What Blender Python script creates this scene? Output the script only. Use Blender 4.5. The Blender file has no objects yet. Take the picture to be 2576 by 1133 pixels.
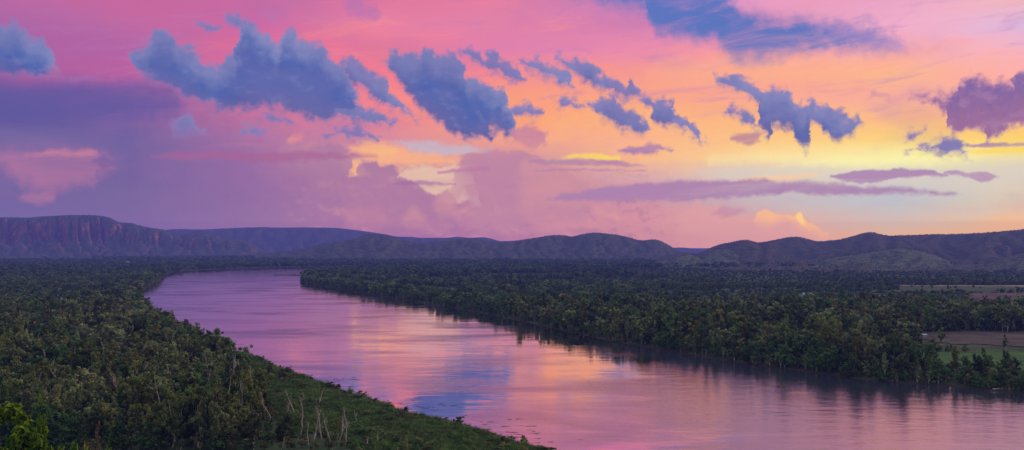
import bpy, math, random
import numpy as np
from mathutils import Vector

random.seed(7)
RNG = np.random.default_rng(7)
scene = bpy.context.scene
COL = scene.collection
R = math.radians

# ---------------------------------------------------------------- camera facts
CAM_H = 60.0            # metres above the river
FPX = 2230.0            # focal length in units of a 2575 wide frame
HOR = 622.0             # row of the horizon in that frame
CX = 1287.5

def srgb(r, g, b):
    def f(c):
        c /= 255.0
        return c / 12.92 if c <= 0.04045 else ((c + 0.055) / 1.055) ** 2.4
    return (f(r), f(g), f(b), 1.0)

def ground(u, v, z=0.0):
    """point on level z seen at column u, row v"""
    d = (CAM_H - z) * FPX / (v - HOR)
    return ((u - CX) / FPX * d, d)

def direction(u, v):
    """azimuth and elevation (degrees) of a view direction"""
    x, z = (u - CX) / FPX, (HOR - v) / FPX
    return math.degrees(math.atan(x)), math.degrees(math.atan2(z, math.hypot(x, 1)))

# ---------------------------------------------------------------- noise
def _hash(ix, iy, seed):
    n = (ix.astype(np.int64) * 374761393 + iy.astype(np.int64) * 668265263 + seed * 144269504) & 0xFFFFFFFF
    n = ((n ^ (n >> 13)) * 1274126177) & 0xFFFFFFFF
    n = n ^ (n >> 16)
    return (n & 0xFFFF) / 65535.0

def vnoise(x, y, seed=0):
    ix, iy = np.floor(x), np.floor(y)
    fx, fy = x - ix, y - iy
    fx = fx * fx * fx * (fx * (fx * 6 - 15) + 10)
    fy = fy * fy * fy * (fy * (fy * 6 - 15) + 10)
    a = _hash(ix, iy, seed); b = _hash(ix + 1, iy, seed)
    c = _hash(ix, iy + 1, seed); d = _hash(ix + 1, iy + 1, seed)
    return (a * (1 - fx) + b * fx) * (1 - fy) + (c * (1 - fx) + d * fx) * fy

def fbm(x, y, oct=4, seed=0, gain=0.5):
    s = 0; a = 1; t = 0
    for o in range(oct):
        s = s + a * vnoise(x * 2 ** o, y * 2 ** o, seed + o * 17); t += a; a *= gain
    return s / t * 2 - 1

def smooth(a, b, x):
    t = np.clip((x - a) / (b - a), 0, 1)
    return t * t * (3 - 2 * t)

# ---------------------------------------------------------------- node helper
class NT:
    def __init__(s, tree): s.t = tree; s.n = tree.nodes; s.l = tree.links
    def new(s, typ, **kw):
        n = s.n.new(typ)
        for k, v in kw.items(): setattr(n, k, v)
        return n
    def put(s, sock, v):
        if isinstance(v, bpy.types.NodeSocket): s.l.new(v, sock)
        elif v is not None: sock.default_value = v
    def m(s, op, a, b=None, c=None, clamp=False):
        n = s.new('ShaderNodeMath', operation=op, use_clamp=clamp)
        for i, v in enumerate((a, b, c)): s.put(n.inputs[i], v)
        return n.outputs[0]
    def mr(s, v, a, b, c=0.0, d=1.0, kind='SMOOTHSTEP'):
        n = s.new('ShaderNodeMapRange', interpolation_type=kind)
        for i, x in enumerate((v, a, b, c, d)): s.put(n.inputs[i], x)
        return n.outputs[0]
    def mix(s, f, a, b, mode='MIX'):
        n = s.new('ShaderNodeMix', data_type='RGBA', blend_type=mode)
        s.put(n.inputs[0], f); s.put(n.inputs[6], a); s.put(n.inputs[7], b)
        return n.outputs[2]
    def xyz(s, x, y, z=0.0):
        n = s.new('ShaderNodeCombineXYZ')
        for i, v in enumerate((x, y, z)): s.put(n.inputs[i], v)
        return n.outputs[0]
    def noise(s, vec, scale=1.0, detail=4.0, rough=0.55, dist=0.0):
        n = s.new('ShaderNodeTexNoise')
        s.put(n.inputs['Vector'], vec)
        n.inputs['Scale'].default_value = scale; n.inputs['Detail'].default_value = detail
        n.inputs['Roughness'].default_value = rough; n.inputs['Distortion'].default_value = dist
        return n.outputs[0]
    def ramp(s, fac, stops, mode='LINEAR'):
        n = s.new('ShaderNodeValToRGB'); cr = n.color_ramp; cr.interpolation = mode
        stops = sorted(stops, key=lambda q: q[0])
        while len(cr.elements) < len(stops): cr.elements.new(0.5)
        for e, (p, c) in zip(cr.elements, stops):
            e.position = min(max(p, 0), 1)
        for e, (p, c) in zip(cr.elements, stops):
            e.color = c
        s.put(n.inputs[0], fac)
        return n.outputs[0]

# ---------------------------------------------------------------- haze (volume in the valley, with a glow of its own)
HZ_SIGMA = 8.5e-5
HZ_TOP = 420.0
HZ_FAR = 13000.0
HZ_COL = (0.096, 0.092, 0.41)

# ---------------------------------------------------------------- sky
SKY_V = [0, 60, 120, 180, 240, 300, 350, 400, 450, 500, 550, 600, 622]
SKY_U = [0, 320, 640, 960, 1290, 1610, 1930, 2250, 2575]
SKY = {
 0: [(190,105,165),(200,105,160),(202,108,165),(225,120,160),(235,130,165),(208,135,190),(235,160,200),(237,168,202),(242,187,196)],
 60: [(175,100,165),(198,105,162),(205,106,165),(235,130,165),(226,130,170),(216,130,180),(232,150,185),(245,175,205),(226,187,225)],
 120: [(170,100,165),(182,100,165),(225,110,157),(240,125,152),(226,130,175),(236,140,175),(250,160,168),(255,176,182),(250,180,195)],
 180: [(168,95,160),(190,97,160),(225,113,157),(248,125,142),(245,140,152),(250,155,147),(255,172,145),(255,180,145),(255,177,170)],
 240: [(112,90,160),(134,95,163),(215,113,157),(248,135,142),(250,158,132),(255,170,130),(253,172,146),(253,178,158),(255,178,156)],
 300: [(104,90,158),(118,94,160),(192,114,160),(238,136,147),(254,165,122),(255,176,128),(255,186,132),(255,190,136),(255,190,128)],
 350: [(118,103,160),(114,99,160),(172,114,165),(218,140,160),(246,166,140),(254,182,142),(255,202,134),(255,214,126),(255,212,112)],
 400: [(125,104,160),(119,100,160),(155,110,165),(218,160,157),(205,142,163),(250,186,142),(252,218,158),(255,248,170),(246,226,160)],
 450: [(118,102,160),(119,100,160),(152,110,165),(190,130,160),(196,135,164),(218,168,174),(226,206,190),(217,206,200),(226,210,190)],
 500: [(114,100,160),(123,104,160),(149,110,165),(180,125,164),(190,130,164),(206,146,165),(202,186,190),(192,196,205),(226,206,180)],
 550: [(118,104,164),(128,105,164),(149,114,165),(184,125,164),(194,134,164),(214,146,162),(226,172,165),(212,187,180),(246,192,150)],
 600: [(120,104,164),(130,105,164),(149,110,165),(165,110,165),(180,120,165),(205,140,160),(221,157,160),(240,182,140),(252,182,125)],
 622: [(120,104,164),(130,105,164),(149,110,165),(165,110,165),(180,120,165),(205,140,160),(221,157,160),(240,182,140),(252,182,125)],
}
ZENITH = (1.02, 1.14, 1.02, 1)      # high sky, out of the frame, brightened to light the land
BACKSKY = (0.62, 0.68, 0.70, 1)

def P(*a): return list(zip(a[0::2], a[1::2]))

# grey-blue cumulus: (top outline, bottom outline, tone); outlines as columns/rows of directions
BLUE = [
 (P(-160,150,-80,80,0,62,40,58,55,66,66,86,100,102,135,136,152,180), P(-160,190,0,194,100,195,152,184), .0),
 (P(327,128,345,118,372,106,383,84,410,74,430,82,440,106,472,118,499,139,527,164,547,168,577,140,592,132,600,86,610,54,627,50,649,72,674,89,694,112,716,80,732,83,749,103,805,112,832,144,855,152,880,190,900,235),
  P(327,131,344,183,388,207,444,239,499,262,555,281,583,288,638,282,694,279,749,294,805,305,860,309,900,300), .0),
 (P(556,50,562,39,602,42,620,60,640,80), P(556,56,575,66,600,78,620,92,640,100), .25),
 (P(498,66,520,60,545,66,560,78), P(498,72,520,86,545,90,560,84), .5),
 (P(800,210,860,244,900,264,950,286,992,306), P(800,300,860,310,930,317,980,320,992,314), .1),
 (P(858,146,880,136,903,160,942,183,970,205,992,244,1020,282,1046,296), P(858,176,880,212,920,236,950,266,990,284,1046,302), .15),
 (P(964,156,978,130,995,122,1014,136,1056,134,1067,118,1092,127,1098,139,1145,139,1164,161,1178,194,1214,197,1236,211,1267,222,1275,254,1289,272,1292,300,1306,326),
  P(964,163,987,190,1009,222,1042,266,1075,294,1103,316,1142,341,1175,355,1210,354,1225,364,1238,336,1252,336,1270,356,1306,332), .0),
 (P(1286,272,1300,266,1325,262,1350,274,1366,286), P(1286,294,1310,301,1340,298,1366,290), .3),
 (P(1165,126,1192,131,1214,147,1242,129,1264,150,1297,166,1324,200), P(1165,138,1197,166,1247,184,1281,214,1324,206), .5),
 (P(1311,156,1347,149,1386,165,1419,183,1450,222), P(1311,162,1336,183,1381,208,1442,230,1450,228), .15),
 (P(1402,136,1414,134,1436,153,1480,149,1503,172,1527,194,1532,224), P(1402,160,1442,194,1480,212,1514,232,1532,226), .2),
 (P(1486,266,1514,246,1540,240,1560,262,1590,275,1620,296,1638,322), P(1486,284,1514,300,1550,322,1580,337,1620,340,1638,326), .25),
 (P(1526,200,1553,199,1575,222,1586,198,1603,224,1612,236), P(1526,222,1550,252,1575,258,1612,240), .4),
 (P(1604,240,1640,246,1690,254,1700,280,1720,300,1750,320,1768,350), P(1604,254,1635,270,1645,312,1690,319,1720,331,1745,350,1768,362), .25),
 (P(1398,258,1415,246,1440,250,1466,262), P(1398,264,1420,280,1440,270,1466,280), .45),
 (P(1804,193,1818,185,1857,190,1890,208,1918,228,1951,221,1979,233,2007,258,2022,271,2037,249,2051,264,2079,263,2106,278,2129,294,2148,300,2159,287,2174,312),
  P(1804,206,1840,228,1884,250,1907,272,1909,322,1932,362,1942,327,1968,327,1990,339,2012,378,2025,384,2042,372,2046,322,2055,318,2073,339,2101,363,2140,339,2174,318), .15),
 (P(1830,276,1848,270,1872,277,1890,292,1904,318), P(1830,286,1850,297,1880,318,1904,329), .25),
 (P(2286,374,2330,368,2370,352,2400,346,2432,376), P(2286,382,2350,384,2380,398,2432,396), .5),
 (P(2278,334,2300,326,2320,332), P(2278,350,2300,352,2320,340), .6),
 (P(438,300,455,288,480,294,514,330), P(438,338,470,342,514,336), .45),
 (P(592,328,615,318,640,322,670,336), P(592,336,620,346,670,343), .4),
 (P(645,300,680,284,710,292,745,312), P(645,306,690,312,745,318), .8),
 (P(815,345,850,322,890,318,920,330,950,352), P(815,350,860,340,900,352,950,358), .7),
]
# mauve right-hand cumulus
MAUVE = [
 (P(2296,236,2345,236,2384,239,2407,222,2413,204,2456,190,2495,208,2517,197,2545,208,2551,188,2567,182,2640,170,2760,200), P(2296,242,2345,262,2378,285,2380,327,2401,345,2434,327,2473,333,2484,357,2506,339,2540,322,2575,314,2760,290), .3),
]
# (colour, softness in degrees, strength, warp, top, bottom)
PATCH = [
 # left purple bank and its hole of pink light
 ((186,120,160), .42, .66, .6, P(-80,378,120,376,240,378,280,390,300,404), P(-80,410,0,416,60,462,110,480,180,474,235,461,245,440,280,434,300,424)),
 ((232,140,150), .14, .45, .25, P(60,384,180,376,246,378), P(60,390,180,392,246,388)),
 ((180,120,160), .16, .6, .4, P(40,492,90,482,140,484), P(40,504,90,516,140,506)),
 ((92,88,160), .5, .75, .5, P(-80,205,60,212,230,208,420,212,470,260), P(-80,300,60,318,230,300,420,290,470,285)),
 # light windows low in the sky
 ((253,180,138), .22, .85, .5, P(872,365,952,354,988,364,1054,382,1170,392), P(872,384,964,414,1054,420,1132,414,1170,398)),
 ((255,200,124), .20, .42, .4, P(905,372,955,358,1000,372), P(905,384,955,388,1000,384)),
 ((196,186,205), .16, .80, .4, P(978,356,1072,357,1150,366,1240,378), P(978,362,1060,383,1144,393,1240,386)),
 ((234,196,174), .16, .88, .8, P(985,436,1000,430,1054,420,1144,416,1175,420,1210,500), P(985,446,1048,470,1084,490,1108,495,1156,514,1210,512)),
 ((250,186,140), .10, .85, .3, P(872,440,890,405,905,405,932,436), P(872,444,900,444,932,446)),
 # tall hazy cumulus above the middle ridge
 ((172,122,164), (.14,1.2), .80, .6, P(760,400,800,366,821,357,862,364,884,410,890,440), P(760,470,800,520,850,540,890,520)),
 ((176,124,164), (.09,1.2), .95, .5, P(860,456,890,440,904,412,943,399,958,418,988,414,996,444,1048,458,1066,479,1096,488,1129,472,1143,484,1152,520), P(860,560,905,575,960,590,1100,590,1152,560)),
 ((192,135,165), (.10,1.2), .95, .55, P(1128,500,1142,446,1162,394,1228,379,1306,382,1348,394,1400,420,1480,460), P(1128,540,1165,500,1190,580,1300,590,1480,560)),
 ((214,150,158), (.3,.8), .65, .55, P(1300,420,1340,398,1420,410,1480,440,1540,470), P(1300,520,1400,530,1480,520,1540,500)),
 ((212,148,160), .30, .6, .4, P(1085,500,1115,480,1142,486,1148,505), P(1085,530,1115,545,1148,540)),
 ((212,146,160), .35, .55, .5, P(1010,545,1035,520,1060,535,1075,560), P(1010,570,1040,575,1075,570)),
 ((205,138,160), .5, .5, .5, P(860,520,900,510,950,520,990,560), P(860,560,920,572,990,570)),
 ((225,150,155), .5, .5, .6, P(1330,560,1400,552,1480,562,1540,572), P(1330,575,1430,580,1540,580)),
 # pale blue opening at the right and the glowing rim over it
 ((208,203,206), .45, .60, .25, P(1740,425,1850,412,2000,414,2200,420,2400,412,2520,396,2800,380), P(1740,440,1850,450,2000,444,2200,440,2400,460,2575,450,2800,440)),
 ((196,192,198), .9, .5, .25, P(1840,505,1960,496,2200,494,2420,500,2500,515), P(1840,520,1960,530,2200,548,2420,535,2500,525)),
 ((255,244,180), (.8,.2), .72, .3, P(1780,412,1900,398,2100,388,2300,392,2420,394,2500,378), P(1780,416,1900,410,2100,418,2300,414,2420,402,2500,388)),
 ((255,225,90), .12, .8, .2, P(1395,404,1450,388,1500,386,1560,396), P(1395,406,1450,400,1560,404)),
 ((255,216,90), .10, .8, .2, P(2440,380,2520,370,2700,360), P(2440,386,2520,388,2700,385)),
 ((250,205,160), .12, .8, .2, P(1850,452,1960,440,2060,436), P(1850,458,1960,458,2060,446)),
 ((225,160,165), (.14,1.0), .80, .4, P(1700,540,1740,512,1800,520,1850,548,1900,540,1960,538,2010,540,2090,590), P(1700,600,1900,605,2090,604)),
 ((255,190,138), (.08,.5), .95, .5, P(1895,548,1910,534,1932,530,1965,536,1992,540,2003,533,2012,531,2022,548,2045,562,2085,586), P(1895,556,1935,560,1975,548,1998,566,2040,580,2085,592)),
 ((255,214,140), .07, .8, .3, P(1998,540,2005,533,2013,532,2022,548), P(1998,552,2010,562,2022,566)),
 ((196,140,168), .12, .75, .3, P(1786,536,1830,520,1876,524), P(1786,544,1830,548,1876,532)),
 # warm puffs under the long blue cloud
 ((240,152,145), .16, .6, .6, P(722,352,745,340,765,346), P(722,358,745,360,765,354)),
 ((248,170,140), .12, .7, .4, P(890,352,930,340,965,352), P(890,362,930,366,965,360)),
 ((190,125,165), .20, .75, .7, P(1286,326,1330,316,1378,336), P(1292,362,1330,372,1378,360)),
 ((175,118,160), .14, .75, .5, P(1838,344,1870,334,1916,340), P(1838,356,1870,364,1916,360)),
 # high thin streak sheets
 ((88,118,192), .55, .98, .8, P(1440,-60,1700,-60,1829,-8,1868,26,1912,46,2023,52,2079,60,2179,66,2220,86,2285,124),
   P(1440,-20,1547,14,1619,24,1634,58,1660,88,1718,98,1790,106,1814,132,1852,160,1901,157,1996,139,2079,126,2206,127,2285,127)),
 ((165,115,185), .3, .55, 1.0, P(850,10,890,-4,940,4,968,40), P(850,20,900,46,935,70,968,56)),
 ((176,140,200), .3, .5, .7, P(2060,60,2160,60,2230,84,2320,126), P(2060,80,2160,110,2230,124,2320,134)),
 ((255,204,134), .9, .5, .6, P(1640,178,1800,166,2000,160,2200,168,2350,180), P(1640,186,1800,184,2000,180,2200,184,2350,186)),
 ((246,156,156), .8, .5, .6, P(1480,232,1700,216,1950,212,2200,222), P(1480,244,1700,242,1950,236,2200,236)),
 ((255,200,132), .8, .35, .6, P(1380,300,1550,270,1800,290,1950,300), P(1380,330,1550,320,1800,330,1950,316)),
 # mauve lens clouds and bars low at the right
 ((172,130,176), .13, .92, .3, P(1370,497,1450,482,1520,470,1600,462,1718,455,1801,454,1912,453,2051,458,2118,461,2134,469,2245,472,2328,481,2425,487), P(1370,501,1500,507,1718,506,1801,502,1884,494,1996,486,2051,489,2190,492,2273,488,2425,489)),
 ((172,130,178), .07, .9, .3, P(2085,443,2134,432,2190,428,2245,427,2340,429,2385,440), P(2085,448,2150,462,2200,459,2262,448,2300,447,2385,445)),
 ((180,135,178), .07, .85, .3, P(2372,432,2400,430,2450,431,2516,442), P(2372,437,2420,446,2470,457,2516,446)),
 ((178,132,170), .07, .85, .25, P(1330,404,1400,401,1480,401,1540,405,1630,417), P(1330,411,1400,414,1480,417,1630,420)),
 ((180,132,172), .05, .75, .2, P(1345,427,1480,424,1630,427), P(1345,431,1480,431,1630,430)),
 ((160,118,178), .11, .85, .5, P(1560,381,1600,364,1630,361,1692,374), P(1560,388,1620,387,1692,378)),
 ((170,100,152), .12, .7, .25, P(380,392,450,382,520,380,650,386,760,382,860,388,950,391), P(380,396,450,404,560,402,680,410,790,404,950,394)),
 ((165,110,165), .07, .8, .2, P(960,460,1050,455,1146,461), P(960,464,1050,467,1146,465)),
 ((190,125,165), .08, .8, .2, P(1100,433,1160,424,1230,420), P(1100,437,1160,436,1230,430)),
 ((178,128,172), .22, .6, .8, P(2180,240,2205,222,2240,250), P(2180,248,2215,246,2240,254)),
 ((160,118,172), .06, .8, .2, P(2400,366,2480,360,2700,357), P(2400,369,2480,370,2700,368)),
 ((160,112,165), .06, .7, .2, P(15,402,50,397,84,400), P(15,405,50,406,84,403)),
 ((110,92,160), .10, .7, .4, P(230,402,260,390,292,404), P(230,410,262,424,292,414)),
]

def sky_sector(name, az_lo, az_hi):
    """node group: the sky between two azimuths, every layer that reaches into them"""
    g = bpy.data.node_groups.new(name, 'ShaderNodeTree')
    names = ('az', 'el', 'wx', 'wy', 'fine', 'streak', 'broad', 'z', 'relief', 'mid')
    for q in names: g.interface.new_socket(q, in_out='INPUT', socket_type='NodeSocketFloat')
    g.interface.new_socket('sky', in_out='OUTPUT', socket_type='NodeSocketShader')
    t = NT(g)
    gi = t.new('NodeGroupInput'); go = t.new('NodeGroupOutput')
    az, el, wx, wy, fine, streak, broad, z, relief, mid = [gi.outputs[q] for q in names]
    TOP = 17.0
    lo, hi_ = az_lo - 2.2, az_hi + 2.2
    elw = t.m('ADD', el, t.m('MULTIPLY', t.m('SUBTRACT', streak, 0.5), 1.1))
    fac = t.m('DIVIDE', elw, TOP)
    azs = [direction(u, HOR)[0] for u in SKY_U]
    i0 = max(0, sum(1 for a in azs if a <= lo) - 1); i1 = min(len(azs) - 1, sum(1 for a in azs if a < hi_))
    azw = t.m('ADD', az, t.m('MULTIPLY', wx, 3.0))
    c = None
    for i in range(i0, i1 + 1):
        r = t.ramp(fac, [(direction(SKY_U[i], v)[1] / TOP, srgb(*SKY[v][i])) for v in SKY_V])
        c = r if c is None else t.mix(t.mr(azw, azs[i - 1], azs[i], kind='LINEAR'), c, r)
    # lilac and peach streaks over the upper sky
    c = t.mix(t.m('MULTIPLY', t.mr(streak, 0.52, 0.74), t.m('MULTIPLY', t.mr(el, 5.5, 9.5), 0.50)), c, srgb(178, 128, 190))
    c = t.mix(t.m('MULTIPLY', t.mr(streak, 0.48, 0.28), t.m('MULTIPLY', t.m('MULTIPLY', t.mr(el, 4.0, 9.0), t.mr(az, -26.0, -8.0)), 0.36)), c, srgb(255, 150, 140))
    c = t.mix(t.m('MULTIPLY', t.mr(broad, 0.52, 0.72), 0.22), c, srgb(160, 112, 175))
    # billows in the hazy cloud bank low in the middle
    low = t.m('MULTIPLY', t.m('MULTIPLY', t.mr(el, 5.5, 3.5), t.mr(az, -16.0, -9.0)), t.mr(az, 14.0, 6.0))
    c = t.mix(t.m('MULTIPLY', t.mr(relief, 0.0, 0.20), t.m('MULTIPLY', low, 0.5)), c, srgb(226, 158, 162))
    c = t.mix(t.m('MULTIPLY', t.mr(relief, -0.02, -0.15), t.m('MULTIPLY', low, 0.4)), c, srgb(150, 108, 160))
    XY = {}
    def field(top, bot, warp):
        """inside-distance (deg) of a cloud with the given outlines, its 0..1 height and the distance to its top"""
        us = sorted(set([p[0] for p in top] + [p[0] for p in bot]))
        tv = np.interp(us, [p[0] for p in top], [p[1] for p in top])
        bv = np.interp(us, [p[0] for p in bot], [p[1] for p in bot])
        while len(us) > 32:            # a ramp holds 32 stops
            k = 1 + int(np.argmin([us[i + 1] - us[i - 1] for i in range(1, len(us) - 1)]))
            us = us[:k] + us[k + 1:]; tv = np.delete(tv, k); bv = np.delete(bv, k)
        pts = [(direction(u, a), direction(u, b)) for u, a, b in zip(us, tv, bv)]
        a0, a1 = pts[0][0][0], pts[-1][0][0]
        if a1 < lo or a0 > hi_: return None
        S = 24.0
        stops = [((pa[0] - a0) / (a1 - a0), (pa[1] / S, pb[1] / S, 0, 1)) for pa, pb in pts]
        if warp not in XY:
            XY[warp] = (t.m('MULTIPLY_ADD', wx, warp * 2.2, az), t.m('MULTIPLY_ADD', wy, warp * 1.7, el))
        X, Y = XY[warp]
        r = t.ramp(t.mr(X, a0, a1, kind='LINEAR'), stops, 'EASE')
        sc = t.new('ShaderNodeSeparateColor'); t.l.new(r, sc.inputs[0])
        up = t.m('MULTIPLY_ADD', sc.outputs[0], S, t.m('MULTIPLY', Y, -1.0)); dn = t.m('MULTIPLY_ADD', sc.outputs[1], -S, Y)
        d = t.m('MINIMUM', up, dn)
        edge = t.m('SUBTRACT', (a1 - a0) / 2, t.m('ABSOLUTE', t.m('SUBTRACT', X, (a0 + a1) / 2)))
        d = t.m('MINIMUM', d, edge)
        return d, up, dn, edge
    # soft patches and bars
    jit = t.m('ADD', t.m('ADD', t.m('MULTIPLY', t.m('SUBTRACT', streak, 0.5), 1.2), t.m('MULTIPLY', fine, 0.9)), t.m('MULTIPLY', mid, 1.3))
    thin = t.mr(streak, 0.28, 0.60, 0.62, 1.0)
    for colr, soft, k, warp, top, bot in PATCH:
        f = field(top, bot, warp)
        if f is None: continue
        st, sb = soft if isinstance(soft, tuple) else (soft, soft)
        d, up, dn, edge = f
        jt = t.m('MULTIPLY', jit, min(max(st * 1.5, .12), .34))
        a = t.mr(t.m('ADD', t.m('MINIMUM', up, edge), jt), -st * 1.3, st * 1.5, 0.0, k)
        b = t.mr(t.m('ADD', t.m('MINIMUM', dn, edge), jt), -sb * 1.3, sb * 1.5)
        c = t.mix(t.m('MULTIPLY', t.m('MULTIPLY', a, b), thin), c, srgb(*colr))
    # cumulus
    def cumulus(items, warp):
        D = None
        for top, bot, tone in items:
            f = field(top, bot, warp)
            if f is None: continue
            d, up, dn, edge = f
            if D is None: D, V = d, t.xyz(up, dn, tone)
            else:
                gt = t.m('GREATER_THAN', d, D)
                V = t.mix(gt, V, t.xyz(up, dn, tone))
                D = t.m('MAXIMUM', D, d)
        if D is None: return None
        sp = t.new('ShaderNodeSeparateXYZ'); t.put(sp.inputs[0], V)
        up, dn, T = sp.outputs
        H = t.m('DIVIDE', dn, t.m('MAXIMUM', t.m('ADD', up, dn), 0.05))
        return t.m('ADD', D, t.m('ADD', t.m('MULTIPLY', fine, 0.60), t.m('MULTIPLY_ADD', mid, 1.15, 0.07))), H, T, up
    r = cumulus(MAUVE, 0.5)
    if r:
        Dn, H, T, U = r
        cc = t.mix(t.mr(t.m('ADD', H, fine), 0.1, 1.0), srgb(150, 104, 156), srgb(122, 98, 164))
        cc = t.mix(t.mr(relief, 0.0, 0.16, 0, .5), cc, srgb(168, 126, 176))
        cc = t.mix(t.mr(Dn, 0.6, 0.0), cc, srgb(182, 130, 170))
        c = t.mix(t.mr(Dn, -0.22, 0.40, 0, .95), c, cc)
    r = cumulus(BLUE, 0.6)
    if r:
        Dn, H, T, U = r
        lit = t.m('ADD', t.m('ADD', U, t.m('MULTIPLY', mid, 1.5)), t.m('MULTIPLY', wy, 1.6))
        hl = t.mr(lit, 2.1, -0.1)
        cc = t.mix(t.mr(H, -0.05, 0.45), srgb(98, 96, 160), srgb(60, 98, 174))
        cc = t.mix(t.mr(relief, -0.01, -0.16, 0, .30), cc, srgb(58, 84, 154))
        cc = t.mix(t.m('MULTIPLY', hl, 0.85), cc, srgb(140, 146, 196))
        cc = t.mix(t.mr(relief, 0.02, 0.20, 0, .34), cc, srgb(140, 148, 200))
        cc = t.mix(t.m('MULTIPLY', t.mr(broad, 0.40, 0.62), 0.50), cc, srgb(108, 112, 174))
        cc = t.mix(t.m('MULTIPLY', T, 0.9), cc, srgb(140, 114, 176))
        cc = t.mix(t.mr(Dn, 0.60, 0.0, 0, 0.5), cc, srgb(150, 130, 186))
        lowsoft = t.mr(t.m('SUBTRACT', H, 0.35), 0.25, -0.25, 0.34, 0.70)       # wispier underneath
        n_ = t.new('ShaderNodeMapRange', interpolation_type='SMOOTHSTEP')
        t.put(n_.inputs[0], Dn); n_.inputs[1].default_value = -0.22; t.put(n_.inputs[2], lowsoft); n_.inputs[3].default_value = 0; n_.inputs[4].default_value = 0.97
        c = t.mix(n_.outputs[0], c, cc)
    c = t.mix(t.mr(el, 17.0, 34.0), c, ZENITH)
    t.l.new(background(t, through_haze(t, c, z)), go.inputs[0])
    return g

def through_haze(t, c, z):
    """the haze layer takes light away and adds some; allow for it so the sky keeps its colours behind it"""
    if HZ_SIGMA == 0: return c
    sn = t.m('MAXIMUM', z, 0.004)
    L = t.m('MINIMUM', t.m('DIVIDE', HZ_TOP - CAM_H, sn), HZ_FAR)
    T_ = t.m('EXPONENT', t.m('MULTIPLY', L, -HZ_SIGMA))
    emc = t.new('ShaderNodeVectorMath', operation='SCALE'); emc.inputs[0].default_value = HZ_COL; t.l.new(t.m('SUBTRACT', 1.0, T_), emc.inputs['Scale'])
    sub = t.new('ShaderNodeVectorMath', operation='SUBTRACT'); t.put(sub.inputs[0], c); t.l.new(emc.outputs[0], sub.inputs[1])
    mx = t.new('ShaderNodeVectorMath', operation='MAXIMUM'); t.l.new(sub.outputs[0], mx.inputs[0]); mx.inputs[1].default_value = (0, 0, 0)
    scl = t.new('ShaderNodeVectorMath', operation='SCALE'); t.l.new(mx.outputs[0], scl.inputs[0]); t.l.new(t.m('DIVIDE', 1.0, T_), scl.inputs['Scale'])
    return scl.outputs[0]

def background(t, c):
    b = t.new('ShaderNodeBackground'); t.put(b.inputs[0], c); b.inputs[1].default_value = 1.0
    return b.outputs[0]

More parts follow.
